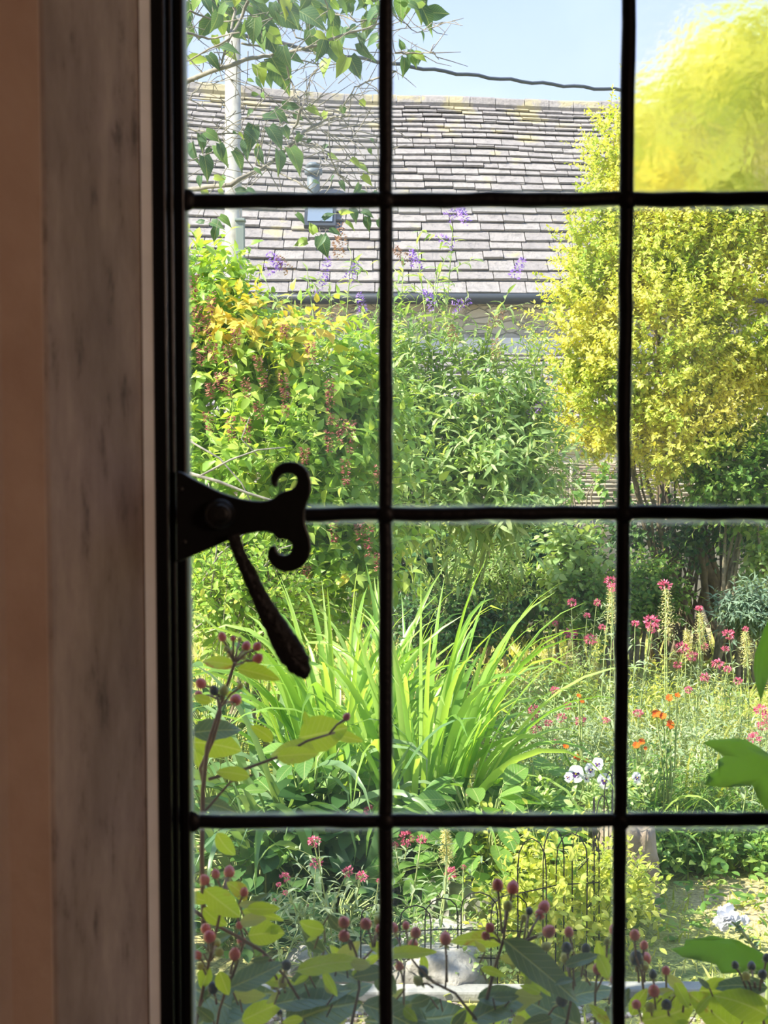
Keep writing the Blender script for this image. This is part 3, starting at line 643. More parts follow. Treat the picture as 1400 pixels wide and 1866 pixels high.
# leycesteria, left
lb = [B(420, 720, 7.2, .42, .5), B(560, 720, 7.2, .45, .42), B(620, 860, 7.1, .34, .42), B(440, 900, 6.9, .5, .42), B(330, 640, 7.3, .4, .6), B(385, 560, 7.3, .22, .32), B(600, 1010, 7.0, .42, .32), B(450, 1060, 6.9, .5, .3), B(640, 690, 7.3, .2, .3)]
ley = shrub('leycesteria_shrub', (-.55, 7.6, 0), 'bushy green shrub with hanging claret flower tassels, on the left behind the strap-leaved clump', 'shrub', lb, T_LONG, M['leyc'], 1150, .40, 10, .105, 31, .22, 14, 'greenstem', .9, True, .5, zmin=.3, stem_r=.012)
rg = np.random.RandomState(8)
TS = [(352, 520, 40), (385, 548, 38), (360, 580, 50), (375, 590, 36), (386, 640, 36), (366, 645, 30), (414, 645, 34), (400, 692, 30), (420, 700, 40), (445, 705, 30), (383, 710, 25), (470, 660, 26), (478, 690, 24), (515, 700, 40), (520, 730, 46), (378, 765, 34), (420, 775, 36), (448, 780, 44), (605, 735, 60), (600, 705, 30), (640, 790, 56), (622, 782, 44), (600, 800, 34), (555, 828, 26), (630, 855, 40), (565, 640, 34), (690, 860, 30), (605, 965, 34), (672, 985, 46), (690, 1020, 30), (560, 1040, 26), (655, 965, 26), (430, 610, 26), (520, 600, 24), (470, 745, 26)]
for i, (px, py, ln) in enumerate(TS):
    fc = Cloud(T_SMALL, i); p = at(px, py - ln / 2, 6.42); l = ln / F * 6.42 * 1.15; n = 40 + int(ln * .7)
    flower_cone(fc, p, (rg.normal(0, .08), 0, -1), l, .012, n, rg, .021); fc.build('flower_tassel', M['bract'], ley)

# buddleia, centre
bb = [B(790, 850, 8.4, .42, .42), B(900, 850, 8.3, .42, .42), B(860, 740, 8.4, .42, .35), B(760, 700, 8.5, .3, .4), B(950, 830, 8.3, .22, .32), B(730, 840, 8.4, .3, .5), B(900, 900, 8.3, .4, .3), B(690, 780, 8.5, .25, .5)]
bud = shrub('buddleia_bush', (.45, 8.8, 0), 'tall wispy butterfly bush with lilac flower spikes in front of the barn', 'shrub', bb, T_LANCE, M['budd'], 360, .5, 14, .15, 41, .25, 16, 'greenstem', .8, True, .9, zmin=.4, stem_r=.012)
cl = Cloud(T_LANCE, 77); tw = MB(); rg = np.random.RandomState(12)
SH = [(765, 800, 740, 560), (770, 760, 800, 480), (800, 780, 825, 400), (790, 700, 760, 430), (830, 760, 925, 520), (880, 760, 890, 600), (930, 760, 970, 600), (940, 800, 1000, 560), (720, 760, 735, 470), (740, 700, 715, 520), (560, 700, 485, 500), (590, 720, 560, 480), (620, 740, 640, 450), (640, 740, 600, 540), (660, 760, 690, 520), (670, 700, 590, 590), (690, 720, 660, 560), (850, 720, 820, 570), (870, 700, 905, 560), (900, 780, 950, 660), (910, 800, 975, 700), (610, 700, 540, 560), (650, 720, 690, 600), (800, 700, 770, 590)]
rr = random.Random(22)
for i in range(60):
    x = rr.uniform(690, 990); SH.append((x + rr.uniform(-30, 30), 930, x, rr.uniform(570, 820) + max(0, x - 900) * .6))
spikes = []
for x0_, y0_, x1_, y1_ in SH:
    a = np.array(at(x0_, y0_, 8.4)); t = np.array(at(x1_, y1_, 8.3 + rg.uniform(-.2, .2))); d = t - a; l = np.linalg.norm(d)
    cl.spray(a, d, l, int(l * 26), .14, .06, .9, .3, True, tw, .006, up=.4)
    for q in (.45, .6, .75, .88):
        if rg.rand() < .75:
            s0 = a + d * q; dd = nrm(nrm(d) + rg.normal(0, .5, 3)); cl.spray(s0, dd, .25, 8, .09, .3, .9, .3, True, tw, .003); spikes.append((s0 + dd * .22, dd))
    spikes.append((t, nrm(d)))
cl.build('upper_leaves', M['budd'], bud); tw.build('upper_stems', M['greenstem'], bud)
rr = random.Random(2)
ex = [((482, 485), 'purple'), ((515, 480), 'purple'), ((585, 498), 'purple'), ((632, 505), 'purple'), ((662, 567), 'purple'), ((812, 390), 'purple'), ((850, 400), 'purple'), ((830, 440), 'purple'), ((762, 485), 'purple'), ((936, 498), 'purple'), ((793, 555), 'purple'), ((822, 553), 'purple'), ((964, 752), 'purple'), ((570, 525), 'purple'), ((620, 460), 'brownspike'), ((530, 490), 'brownspike'), ((625, 440), 'brownspike'), ((600, 575), 'brownspike'), ((830, 620), 'brownspike'), ((905, 650), 'brownspike'), ((890, 590), 'brownspike'), ((745, 470), 'brownspike')]
for (px, py), mt in ex:
    p = np.array(at(px, py + 8, 8.1)); fc = Cloud(T_SMALL, px); dd = np.array([rr.uniform(-.9, .9), rr.uniform(-.3, .3), rr.uniform(.2, 1)])
    flower_cone(fc, p, dd, .13, .022, 80, rg, .022); fc.build('flower_spike', M[mt], bud)

# smaller shrubs and plants at the back of the bed
def bush(name, px, pyt, pyb, Y, wpx, label, cat, tpl, mat, n, nl, size, seed, **kw):
    h0 = at(px, pyb, Y).z; h1 = at(px, pyt, Y).z; rz = (h1 - max(h0, 0)) / 2; cz = (h1 + max(h0, 0)) / 2; rx = wpx / 2 / F * Y
    kw.setdefault('length', min(.3, rx)); ln = kw.pop('length')
    return shrub(name, (ground(px, Y).x, Y + .1, 0), label, cat, [((px - 700) / F * Y, Y, cz, rx, min(rx, .5), rz)], tpl, mat, n, ln, nl, size, seed, **kw)
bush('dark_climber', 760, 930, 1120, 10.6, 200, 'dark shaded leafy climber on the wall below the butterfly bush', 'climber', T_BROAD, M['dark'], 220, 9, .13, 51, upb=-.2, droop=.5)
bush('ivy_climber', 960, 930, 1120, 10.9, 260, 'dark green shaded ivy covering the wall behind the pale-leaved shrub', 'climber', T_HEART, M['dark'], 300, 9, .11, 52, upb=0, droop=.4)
bush('spiky_shrub', 890, 975, 1120, 9.4, 150, 'upright mid-green shrub with fine pointed shoots, left of the pale-leaved shrub', 'shrub', T_LANCE, M['budd'], 150, 18, .07, 53, upb=1.6, length=.35)
bush('pale_leaved_shrub', 1040, 955, 1100, 9.2, 110, 'shrub with clean pale green leaves standing in the shade below the wattle fence', 'shrub', T_OVATE, M['pale'], 60, 12, .11, 54, upb=.8, length=.3)
bush('rounded_shrub', 1080, 1040, 1150, 9.1, 150, 'low rounded mid-green shrub at the foot of the pale-leaved shrub', 'shrub', T_OVATE, M['green'], 170, 10, .06, 55)
bush('leafy_shrub', 1180, 1020, 1140, 9.3, 130, 'low leafy green shrub left of the bare trunks', 'shrub', T_OVATE, M['green'], 170, 10, .065, 56)
bush('feathery_shrub', 1375, 1070, 1150, 8.6, 120, 'blue-green feathery low shrub right of the bare trunks', 'shrub', T_LANCE, M['glauc'], 130, 14, .09, 57, upb=1.0)
bush('light_leaved_shrub', 1392, 970, 1080, 9.2, 90, 'light green leafy shrub above the blue-green feathery one', 'shrub', T_OVATE, M['pale'], 60, 10, .08, 58)
bush('green_shrub', 1350, 780, 960, 9.1, 210, 'bright green glossy shrub under the golden shrub, beside the wattle fence', 'shrub', T_OVATE, M['green'], 330, 11, .075, 59)
bush('fence_climber', 1060, 830, 960, 10.9, 260, 'thin leafy climber straggling over the wattle fence', 'climber', T_HEART, M['green'], 26, 8, .09, 60, droop=.4)
bush('shaded_shrub', 1250, 930, 1000, 9.8, 330, 'dark shaded leafy growth hanging under the golden shrub in front of the wall', 'shrub', T_OVATE, M['dark'], 200, 9, .07, 61)
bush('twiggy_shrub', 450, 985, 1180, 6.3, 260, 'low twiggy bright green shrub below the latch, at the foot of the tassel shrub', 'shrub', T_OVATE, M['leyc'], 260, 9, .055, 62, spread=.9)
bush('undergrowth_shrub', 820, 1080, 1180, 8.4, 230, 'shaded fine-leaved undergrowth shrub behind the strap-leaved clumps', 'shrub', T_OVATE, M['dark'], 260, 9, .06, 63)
cl = Cloud(T_LONG, 91); rg = np.random.RandomState(31)
for p, d in blobs_surface([B(455, 588, 7.0, .17, .07), B(560, 620, 6.9, .12, .06)], 46, rg): cl.spray(p, nrm(d + np.array([0, 0, .5])), .16, 6, .09, .2, .9, .35, True, None)
cl.build('yellowing_leaves', leafmat('yellowing_leaf', [(0, (.62, .60, .10)), (1, (.88, .62, .14))], .45, .5, 1.0), ley)
# pale bare twigs in the left shrub
b = MB(); rnd = random.Random(6)
for pts, r0 in [([(330, 858), (400, 878), (450, 898), (505, 915), (560, 950)], .009), ([(360, 870), (420, 838), (470, 820), (520, 815)], .006), ([(340, 800), (400, 835), (440, 880), (470, 940)], .005), ([(345, 1100), (400, 1010), (460, 960)], .006), ([(470, 830), (440, 800), (455, 760)], .004), ([(350, 1150), (440, 1080), (510, 1000), (560, 985)], .005), ([(380, 1120), (395, 1000), (380, 880)], .005)]:
    b.tube([at(x, y, 6.1) for x, y in pts], [r0 * (1 - .6 * k / len(pts)) for k in range(len(pts))], 6)
b.build('bare_twigs', M['greystem'], ley)

# ------------------------------------------------------------------ strap-leaved clumps
def clump(name, px, Y, label, n, h, spread, mat, seed, wid=.026, lean=(0, 0), group=None, droop=1.0, z0=0):
    root = empty(name, (ground(px, Y).x, Y, z0), label, 'plant', group); rr = random.Random(seed); V = []; Fc = []
    c = Vector(root.location)
    for i in range(n):
        a = rr.uniform(0, 6.283); q = rr.random() ** .6
        b0 = c + Vector((math.cos(a), math.sin(a), 0)) * rr.uniform(0, .16) * spread / .5
        ln = h * rr.uniform(.65, 1.15); tilt = q * spread; arch = rr.uniform(.25, 1.0) ** 1.5 * 2.7 * droop
        hd = Vector((math.cos(a) + lean[0], math.sin(a) * .8 + lean[1], 0)); hd = hd.normalized() if hd.length > .01 else Vector((1, 0, 0))
        m_ = 12; p = b0.copy(); th = tilt * .6; step = ln / m_; tw_ = rr.uniform(-.9, .9); wd = wid * rr.uniform(.6, 1.2); base = len(V)
        side0 = Vector((-hd.y, hd.x, 0)); tw1 = rr.uniform(-.6, .6)
        for k in range(m_ + 1):
            t = k / m_; d = hd * math.sin(th) + Vector((0, 0, math.cos(th)))
            nn = hd * math.cos(th) - Vector((0, 0, math.sin(th))); an = tw_ + tw1 * t; s_ = side0 * math.cos(an) + nn * math.sin(an); n2 = d.cross(s_)
            ww = wd * .5 * (min(1, .55 + t * 1.5) if t < .35 else 1) * (1 - max(0, (t - .55) / .45) ** 1.6) + .0005
            V += [p - s_ * ww + n2 * ww * .25, p, p + s_ * ww + n2 * ww * .25]
            if k < m_:
                o0 = base + k * 3; Fc += [(o0, o0 + 1, o0 + 4, o0 + 3), (o0 + 1, o0 + 2, o0 + 5, o0 + 4)]
            p = p + d * step; th += arch * step / ln * ((.1 + 3.2 * t ** 3) if i % 3 else (.3 + 2.2 * t * t)) * (1.35 if i % 4 else 1.9)
            if p.z < z0 + .02: p.z = z0 + .02
    fastmesh('leaves', np.array([tuple(v) for v in V]), Fc, mat, root)
    return root
clump('iris_clump', 615, 5.3, 'tall clump of bright green strap leaves left of the centre lead bar', 105, 1.08, .44, M['blade'], 71, .031)
clump('iris_clump', 775, 5.1, 'tall bright green strap-leaved clump arching right, beside the pink flowers', 115, 1.10, .48, M['blade'], 72, .032, lean=(.35, 0))
clump('iris_clump', 700, 5.7, 'strap-leaved clump standing behind and between the two front ones', 45, 1.08, .5, M['blade'], 73, .032)
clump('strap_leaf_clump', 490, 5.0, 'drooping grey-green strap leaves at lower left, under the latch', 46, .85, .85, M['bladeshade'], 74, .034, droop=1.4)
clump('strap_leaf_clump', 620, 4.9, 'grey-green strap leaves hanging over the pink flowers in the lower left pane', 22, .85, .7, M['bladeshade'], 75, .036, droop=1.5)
clump('daylily_clump', 1240, 5.8, 'loose tangled yellow-green clump of long narrow leaves in front of the orange flowers', 130, .52, 1.1, M['grass'], 76, .011, droop=1.3)
clump('daylily_clump', 1350, 6.0, 'narrow-leaved grassy clump right of the yellow-green tangle', 90, .5, 1.1, M['silver'], 77, .010, droop=1.3)
clump('grass_clump', 1110, 5.4, 'narrow-leaved grassy clump just behind the pansies', 80, .5, 1.0, M['green'], 78, .010, droop=1.3)

# ------------------------------------------------------------------ broad-leaved plants
def rosette(name, px, Y, label, n, size, h, r, mat, seed, tpl=T_OVATE_FINE, z0=0):
    root = empty(name, (ground(px, Y).x, Y, z0), label, 'plant'); rg = np.random.RandomState(seed); cl = Cloud(tpl, seed); st = MB(); c = np.array(root.location)
    for i in range(n):
        a = rg.uniform(0, 6.283); q = rg.rand() ** .5; p = c + np.array([math.cos(a) * r * q, math.sin(a) * r * .8 * q, h * (1 - .65 * q ** 2) * rg.uniform(.55, 1.05) + .02])
        A = nrm([math.cos(a) * (.5 + q), math.sin(a) * (.5 + q), rg.uniform(-.5, .6)]); N = nrm([math.cos(a) * .3 + rg.normal(0, .3), -.35 + rg.normal(0, .3), 1]); s_ = size * rg.uniform(.6, 1.15)
        cl.add(p, A, N, s_, rg.uniform(.85, 1.25)); st.tube([tuple(c + np.array([math.cos(a), math.sin(a), 0]) * r * .2), tuple((c + p) / 2 + np.array([0, 0, h * .2])), tuple(p)], .003, 3, cap=False)
    cl.build('leaves', mat, root); st.build('stems', M['greenstem'], root); return root
rosette('broad_leaved_plant', 885, 4.75, 'broad-leaved glossy green plant at the foot of the right strap-leaved clump', 150, .12, .46, .36, M['broad'], 81)
rosette('broad_leaved_plant', 970, 5.0, 'broad-leaved green plant beneath the leftmost pink flowers of the bed', 110, .11, .42, .30, M['broad'], 82)
rosette('broad_leaved_plant', 770, 4.85, 'low broad-leaved plant in front of the strap leaves, beside the centre lead bar', 90, .10, .30, .30, M['broad'], 83)
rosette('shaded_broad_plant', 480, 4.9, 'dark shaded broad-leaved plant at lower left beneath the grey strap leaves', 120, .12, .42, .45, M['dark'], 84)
rosette('shaded_broad_plant', 650, 5.0, 'dark shaded broad-leaved plant behind the lower left pink flowers', 130, .14, .45, .40, M['dark'], 85)
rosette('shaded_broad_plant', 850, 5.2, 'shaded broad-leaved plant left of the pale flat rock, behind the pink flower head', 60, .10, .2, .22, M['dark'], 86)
rosette('hosta_plant', 560, 4.9, 'mid-green broad-leaved plant among the base of the left strap-leaved clump', 70, .12, .55, .3, M['broad'], 87)

rosette('shaded_low_plant', 430, 4.42, 'low plant with shade-darkened leaves on the ground behind the lower left berries', 110, .07, .16, .30, M['dark'], 88)  # added as dark fill; the shade here is in the leaf colour
rosette('shaded_low_plant', 610, 4.45, 'low plant with shade-darkened leaves on the ground beneath the pink heads of the lower left pane', 120, .07, .16, .28, M['dark'], 89)
rosette('shaded_low_plant', 390, 5.9, 'taller plant with shade-darkened leaves by the left frame, behind the hypericum sprig', 130, .10, .75, .35, M['dark'], 90)
# leafy low plants of small leaves
def low_plant(name, px, Y, label, h, r, mat, n, size, seed, tpl=T_OVATE, nl=8, stems='greenstem', upb=.9, cat='plant'):
    x = ground(px, Y).x
    return shrub(name, (x, Y, 0), label, cat, [(x, Y, h * .5, r, r * .8, h * .5)], tpl, mat, n, min(.22, h * .6), nl, size, seed, droop=.15, stems=5, stem_mat=stems, upb=upb, zmin=.0, stem_r=.004)
low_plant('yellow_leaved_plant', 1030, 4.35, 'bright yellow-green leafy plant growing through the wire hoop edging', .40, .24, M['yellowleaf'], 170, .05, 91)
low_plant('yellow_leaved_plant', 1100, 4.6, 'yellow-green leafy plant behind the wire hoops, below the pansies', .26, .20, M['yellowleaf'], 110, .045, 92)
low_plant('leafy_weed', 930, 4.8, 'small fresh green leafy weed right of the pale flat rock', .32, .15, M['yellowleaf'], 60, .05, 93)
low_plant('leafy_weed', 760, 4.22, 'small light green weed at the foot of the rock, left of the wire hoops', .16, .16, M['pale'], 50, .03, 94)
low_plant('leafy_weed', 900, 4.2, 'light green weed growing at the pale edging behind the berries', .14, .22, M['pale'], 60, .03, 95)
low_plant('strawberry_patch', 1260, 5.35, 'low green leafy patch in the shade below the grassy tangle', .2, .42, M['green'], 260, .05, 96)
low_plant('strawberry_patch', 1410, 5.4, 'green leafy patch at the right edge below the lobed leaf', .22, .34, M['green'], 200, .05, 97)
low_plant('silver_foliage', 1150, 6.2, 'grey-green leafy growth under the large pink flower heads', .42, .45, M['silver'], 260, .055, 98, T_LANCE, 10)
low_plant('silver_foliage', 1330, 5.9, 'grey-green leafy growth behind the big lobed leaf at right', .44, .42, M['silver'], 300, .055, 99, T_LANCE, 10)
low_plant('silver_foliage', 1020, 5.9, 'pale fine foliage between the strap leaves and the pansies', .46, .36, M['silver'], 260, .05, 100, T_LANCE, 10)
low_plant('leafy_herb', 1090, 7.2, 'yellowish fine herb patch behind the middle pink flowers', .45, .5, M['yellowleaf'], 260, .05, 101, T_LANCE, 10)
low_plant('leafy_herb', 1260, 7.3, 'sunny yellow-green herb patch below the bare trunks', .35, .7, M['grass'], 300, .05, 102, T_LANCE, 10)
low_plant('leafy_herb', 1200, 5.5, 'green herb patch around the orange flowers', .34, .4, M['green'], 240, .05, 103, T_LANCE, 10)
low_plant('leafy_herb', 980, 7.0, 'fine pale herb patch under the tips of the arching strap leaves', .5, .4, M['pale'], 220, .05, 104, T_LANCE, 10)

# ------------------------------------------------------------------ red valerian
HEADMESH = {}
def pink_head(px, py, Y, size, parent, seed, mat='pink'):
    rg = np.random.RandomState(seed); fc = Cloud(T_SMALL, seed); p = np.array(at(px, py, Y)); n = 75; r = size / F * Y * .5
    d = nrm(rg.normal(0, 1, (n, 3)) + np.array([0, 0, .25])); q = rg.uniform(.55, 1, n)
    fc.add(p + d * (r * q)[:, None] * np.array([1, 1, .75]), nrm(d + rg.normal(0, .5, (n, 3))), nrm(rg.normal(0, 1, (n, 3))), r * .62)
    return fc.build('flower_head', M[mat], parent)
def valerian(px, Y, label, heads, seed, spikes=(), leafs=1.0, mat='silver'):
    root = empty('red_valerian', ground(px, Y), label, 'flowering plant', 'red valerian plants in the flower bed'); rg = np.random.RandomState(seed); cl = Cloud(T_LANCE, seed); st = MB(); c = np.array(root.location)
    tgt = [(h[0], h[1], h[2]) for h in heads] + [(s_[0], s_[1], 0) for s_ in spikes]
    for i, (hx, hy, hs) in enumerate(tgt):
        yy = Y + rg.uniform(-.12, .12); p = np.array(at(hx, hy, yy)); b0 = c + np.array([rg.uniform(-.08, .08), rg.uniform(-.06, .06), 0]); mid = (b0 + p) / 2 + rg.normal(0, .02, 3) + (p - c) * np.array([.12, 0, 0])
        pts = [b0 * (1 - t) ** 2 + mid * 2 * t * (1 - t) + p * t * t for t in np.linspace(0, 1, 9)]
        st.tube([tuple(q) for q in pts], [.0035 * (1 - .5 * k / 8) for k in range(9)], 4, cap=False)
        for k in range(1, 8):
            d = nrm(pts[k + 1] - pts[k]); u = nrm(np.cross(d, [math.cos(k * 1.57), math.sin(k * 1.57), .1]))
            s_ = .085 * (1 - .07 * k) * rg.uniform(.7, 1.1)
            for sg in (1, -1): cl.add(pts[k], nrm(u * sg + d * .7 + rg.normal(0, .15, 3)), nrm(d - u * sg * .4), s_)
            if k > 2 and rg.rand() < .6 * leafs: cl.spray(pts[k], nrm(d + u * rg.choice([-1, 1])), .10, 6, .045, .1, .9, .3, True, st, .0015)
        if hs: pink_head(hx, hy, yy, hs, root, seed * 31 + i)
    for i, (sx_, sy_, sh) in enumerate(spikes):           # seed plume: a tapered feathery cone
        fc = Cloud(T_LANCE, i + seed); yy = Y; top = np.array(at(sx_, sy_, yy)); bot = np.array(at(sx_ + 4, sy_ + sh, yy)); ln = np.linalg.norm(top - bot)
        for k in range(15):
            t = k / 15; pos = bot + (top - bot) * t
            for a in np.linspace(0, 6.28, 6)[:-1] + k:
                dd = nrm([math.cos(a), math.sin(a) * .8, .9]); fc.spray(pos, dd, .075 * ln / .25 * (1 - t * .75), 5, .022, 0, .7, .3, True, None)
        fc.build('seed_plume', M['seed'], root)
    cl.build('leaves', M[mat], root); st.build('stems', M['greenstem'], root)
    return root
valerian(590, 4.14, 'pink valerian in the lower left pane with many small heads on grey-green stems', [(572, 1533, 20), (576, 1573, 20), (519, 1598, 17), (508, 1612, 9), (634, 1588, 19), (659, 1597, 18), (520, 1627, 9)], 201, leafs=2)
valerian(640, 4.12, 'leafy valerian without open heads, right of the many-headed one in the lower left pane', [(690, 1605, 8)], 202, [], 2)
valerian(540, 4.13, 'low leafy valerian beneath the small pink heads, above the berries at left', [(500, 1640, 6), (560, 1650, 5), (610, 1680, 5)], 203, [], 2)
valerian(745, 4.5, 'valerian with a fading wide head right of the centre lead bar, bottom panes', [(742, 1527, 26), (768, 1530, 16), (720, 1540, 12)], 204)
valerian(800, 4.3, 'valerian with one bright pink head in front of the pale flat rock', [(821, 1591, 22), (845, 1580, 9)], 205, [(812, 1515, 60)])
valerian(675, 4.8, 'valerian head peeping over the lowest lead bar, left of the centre bar', [(676, 1478, 22), (650, 1490, 10)], 206)
valerian(1005, 5.5, 'valerian with a tight cluster of deep pink heads left of the pansies', [(974, 1294, 19), (977, 1310, 17), (1000, 1318, 14), (1035, 1286, 14), (1023, 1308, 16), (1058, 1314, 18), (1013, 1354, 14), (1012, 1258, 15), (978, 1330, 16), (1104, 1313, 12)], 207)
valerian(1045, 7.2, 'valerian with small scattered pink heads above the arching strap-leaf tips', [(1042, 1098, 15), (1088, 1098, 13), (1070, 1122, 11), (1040, 1155, 20), (1076, 1165, 20), (1012, 1136, 10), (1009, 1202, 16), (1098, 1143, 12)], 208, [(1000, 1160, 60), (1040, 1170, 60), (1082, 1200, 50)])
valerian(1110, 6.6, 'tall valerian with a pink head touching the right lead bar', [(1115, 1060, 22), (1117, 1072, 14)], 209, [(1114, 1072, 70)])
valerian(1175, 6.2, 'valerian with the largest brightest pink head, just right of the right lead bar', [(1187, 1133, 24), (1190, 1143, 20), (1158, 1136, 12)], 210)
valerian(1215, 6.5, 'tall valerian with a long pale seed plume under its pink top', [(1212, 1067, 20)], 211, [(1214, 1075, 95)])
valerian(1275, 6.6, 'valerian with a pale seed plume and tiny pink tip, in front of the bare trunks', [(1274, 1110, 13), (1243, 1180, 20), (1262, 1196, 18), (1235, 1212, 14), (1283, 1178, 14)], 212, [(1276, 1118, 75), (1252, 1150, 55)])
valerian(1350, 6.6, 'valerian with a pale seed plume near the drooping leaf at the right edge', [(1359, 1146, 10), (1328, 1157, 20), (1322, 1183, 12)], 213, [(1358, 1152, 65)])
valerian(1310, 5.9, 'valerian with small dull pink heads over the yellow grass at right', [(1308, 1210, 18), (1326, 1219, 12), (1285, 1234, 16), (1345, 1241, 14), (1255, 1257, 13)], 214)
valerian(1170, 5.5, 'valerian with a single small pink head beside the right lead bar, above the orange flowers', [(1163, 1300, 15)], 215)
valerian(1385, 5.3, 'valerian with pink heads at the right edge, above the big lobed leaf', [(1386, 1293, 20), (1391, 1322, 18), (1375, 1345, 20), (1396, 1305, 14)], 216)

# ------------------------------------------------------------------ marigolds, pansies
def marigold(px, Y, label, fl, seed):
    root = empty('marigold_plant', ground(px, Y), label, 'flowering plant', 'orange flowers in the bed'); rg = np.random.RandomState(seed); c = np.array(root.location); st = MB(); cl = Cloud(T_LANCE, seed)
    for i, (fx, fy, fs) in enumerate(fl):
        p = np.array(at(fx, fy, Y - .1)); st.tube([tuple(c), tuple((c + p) / 2 + np.array([.02, 0, .05])), tuple(p)], .003, 4, cap=False)
        cl.spray((c + p) / 2, p - c, np.linalg.norm(p - c) * .45, 8, .06, 0, .9, .3, True, None)
        r = fs / F * Y * .46; fc = Cloud(T_PETAL, i); fn = nrm([rg.normal(0, .3), -1, .7]); u = nrm(np.cross(fn, [0, 0, 1])); v = np.cross(fn, u)
        for ring, rr_ in ((14, 1.0), (11, .75)):
            a = np.linspace(0, 6.283, ring, endpoint=False) + ring; dd = np.outer(np.cos(a), u) + np.outer(np.sin(a), v)
            fc.add(np.tile(p, (ring, 1)) + fn * .002 * rr_, nrm(dd + fn * .25), fn + dd * -.2, r * rr_ * rg.uniform(.8, 1.15, ring), .42)
        fc.build('flower', M['orange'], root)
    cl.build('leaves', M['green'], root); st.build('stems', M['greenstem'], root)
marigold(1215, 5.3, 'marigold with the brightest orange flowers, in the middle of the right bed', [(1222, 1321, 24), (1196, 1301, 20), (1208, 1305, 18), (1220, 1272, 16), (1235, 1267, 12)], 1)
marigold(1160, 5.1, 'marigold with orange flowers half hidden by the right lead bar', [(1160, 1358, 18), (1170, 1352, 16), (1176, 1364, 10)], 2)
marigold(1050, 5.3, 'marigold with small yellow-orange flowers above the pansies', [(1060, 1277, 13), (1031, 1360, 13), (1052, 1381, 16), (1068, 1385, 12), (1055, 1268, 10)], 3)

pot = MB(); pc = ground(1060, 4.95); prof = [(.09, 0), (.105, .10), (.12, .25), (.135, .26), (.135, .31), (.12, .31), (.115, .29), (0.001, .28)]
n = 28; vs = [(pc.x + r * math.cos(2 * math.pi * j / n), pc.y + r * math.sin(2 * math.pi * j / n), z) for r, z in prof for j in range(n)]
pot.add(vs, [(i * n + j, i * n + (j + 1) % n, (i + 1) * n + (j + 1) % n, (i + 1) * n + j) for i in range(len(prof) - 1) for j in range(n)] + [tuple(range(n - 1, -1, -1))])
tag(pot.build('flower_pot', M['terracotta'], smooth=False), 'weathered round stone-coloured pot behind the wire hoops, holding the pansies', 'flower pot')
pan = empty('pansy_plant', (pc.x, pc.y, .28), 'pansy plant in the pot with white flowers blotched violet', 'flowering plant'); rg = np.random.RandomState(5)
cl = Cloud(T_OVATE, 5); st = MB()
for i in range(110):
    a = rg.uniform(0, 6.28); q = rg.rand() ** .5 * .20; p = np.array([pc.x + q * math.cos(a), pc.y + q * math.sin(a), .29 + rg.uniform(0, .08)]); cl.spray(p, [math.cos(a) * .6, math.sin(a) * .6, 1], .15, 6, .042, .1, .9, .35, True, None)
cl.build('leaves', M['pale'], pan)
for i, (fx, fy, fs, face) in enumerate([(1050, 1410, 30, -.2), (1075, 1403, 24, .5), (1101, 1423, 27, .1), (1090, 1392, 22, -.4), (1160, 1417, 20, .3), (1037, 1416, 18, -.7), (1068, 1418, 15, .4)]):
    p = np.array(at(fx, fy, 4.75)); s0 = np.array([pc.x + rg.uniform(-.06, .06), pc.y, .30]); st.tube([tuple(s0), tuple((s0 + p) / 2 + np.array([0, -.02, .03])), tuple(p)], .0022, 4, cap=False)
    r = fs / F * 4.75 * .55; fn = nrm([face, -1, .2]); u = nrm(np.cross(fn, [0, 0, 1])); v = np.cross(u, fn); v = v if v[2] > 0 else -v
    fl = MB(); o_ = None; vs = []; fc_ = []
    # five overlapping rounded petals: two up, two to the sides, a wide lower one
    for ang, sc_, w_ in [(65, 1.0, .62), (115, 1.0, .62), (10, .9, .6), (170, .9, .6), (270, 1.0, .85)]:
        a = R(ang); dd = u * math.cos(a) + v * math.sin(a); ss = np.cross(fn, dd); base = len(vs); off = fn * (.002 if ang in (10, 170) else .004 if ang == 270 else 0)
        ring = []
        for k in range(13):
            th = 2 * math.pi * k / 13; q = p + off + dd * r * sc_ * (.5 + .5 * math.cos(th)) + ss * r * w_ * math.sin(th) * (.9 if math.cos(th) > -.3 else .6) + fn * .003 * math.sin(3 * th); ring.append(tuple(q))
        vs = ring; fl.add(vs + [tuple(p + off + dd * r * sc_ * .5 + fn * .003)], [(k, (k + 1) % 13, 13) for k in range(13)])
    f_ = fl.build('pansy_flower', M['white'], pan)
    fb = MB()
    for ang, l_ in [(10, .42), (170, .42), (270, .55), (240, .45), (300, .45)]:
        a = R(ang); dd = u * math.cos(a) + v * math.sin(a); ss = np.cross(fn, dd); q = p + fn * .0065
        fb.add([tuple(q), tuple(q + dd * r * l_ * .8 + ss * r * .17), tuple(q + dd * r * l_), tuple(q + dd * r * l_ * .8 - ss * r * .17)], [(0, 1, 2, 3)])
    fb.build('violet_blotch', M['violet'], f_)
    MB().ball(tuple(p + fn * .008), r * .10, 8, 5).build('yellow_eye', M['yellow'], f_)
st.build('stems', M['greenstem'], pan)

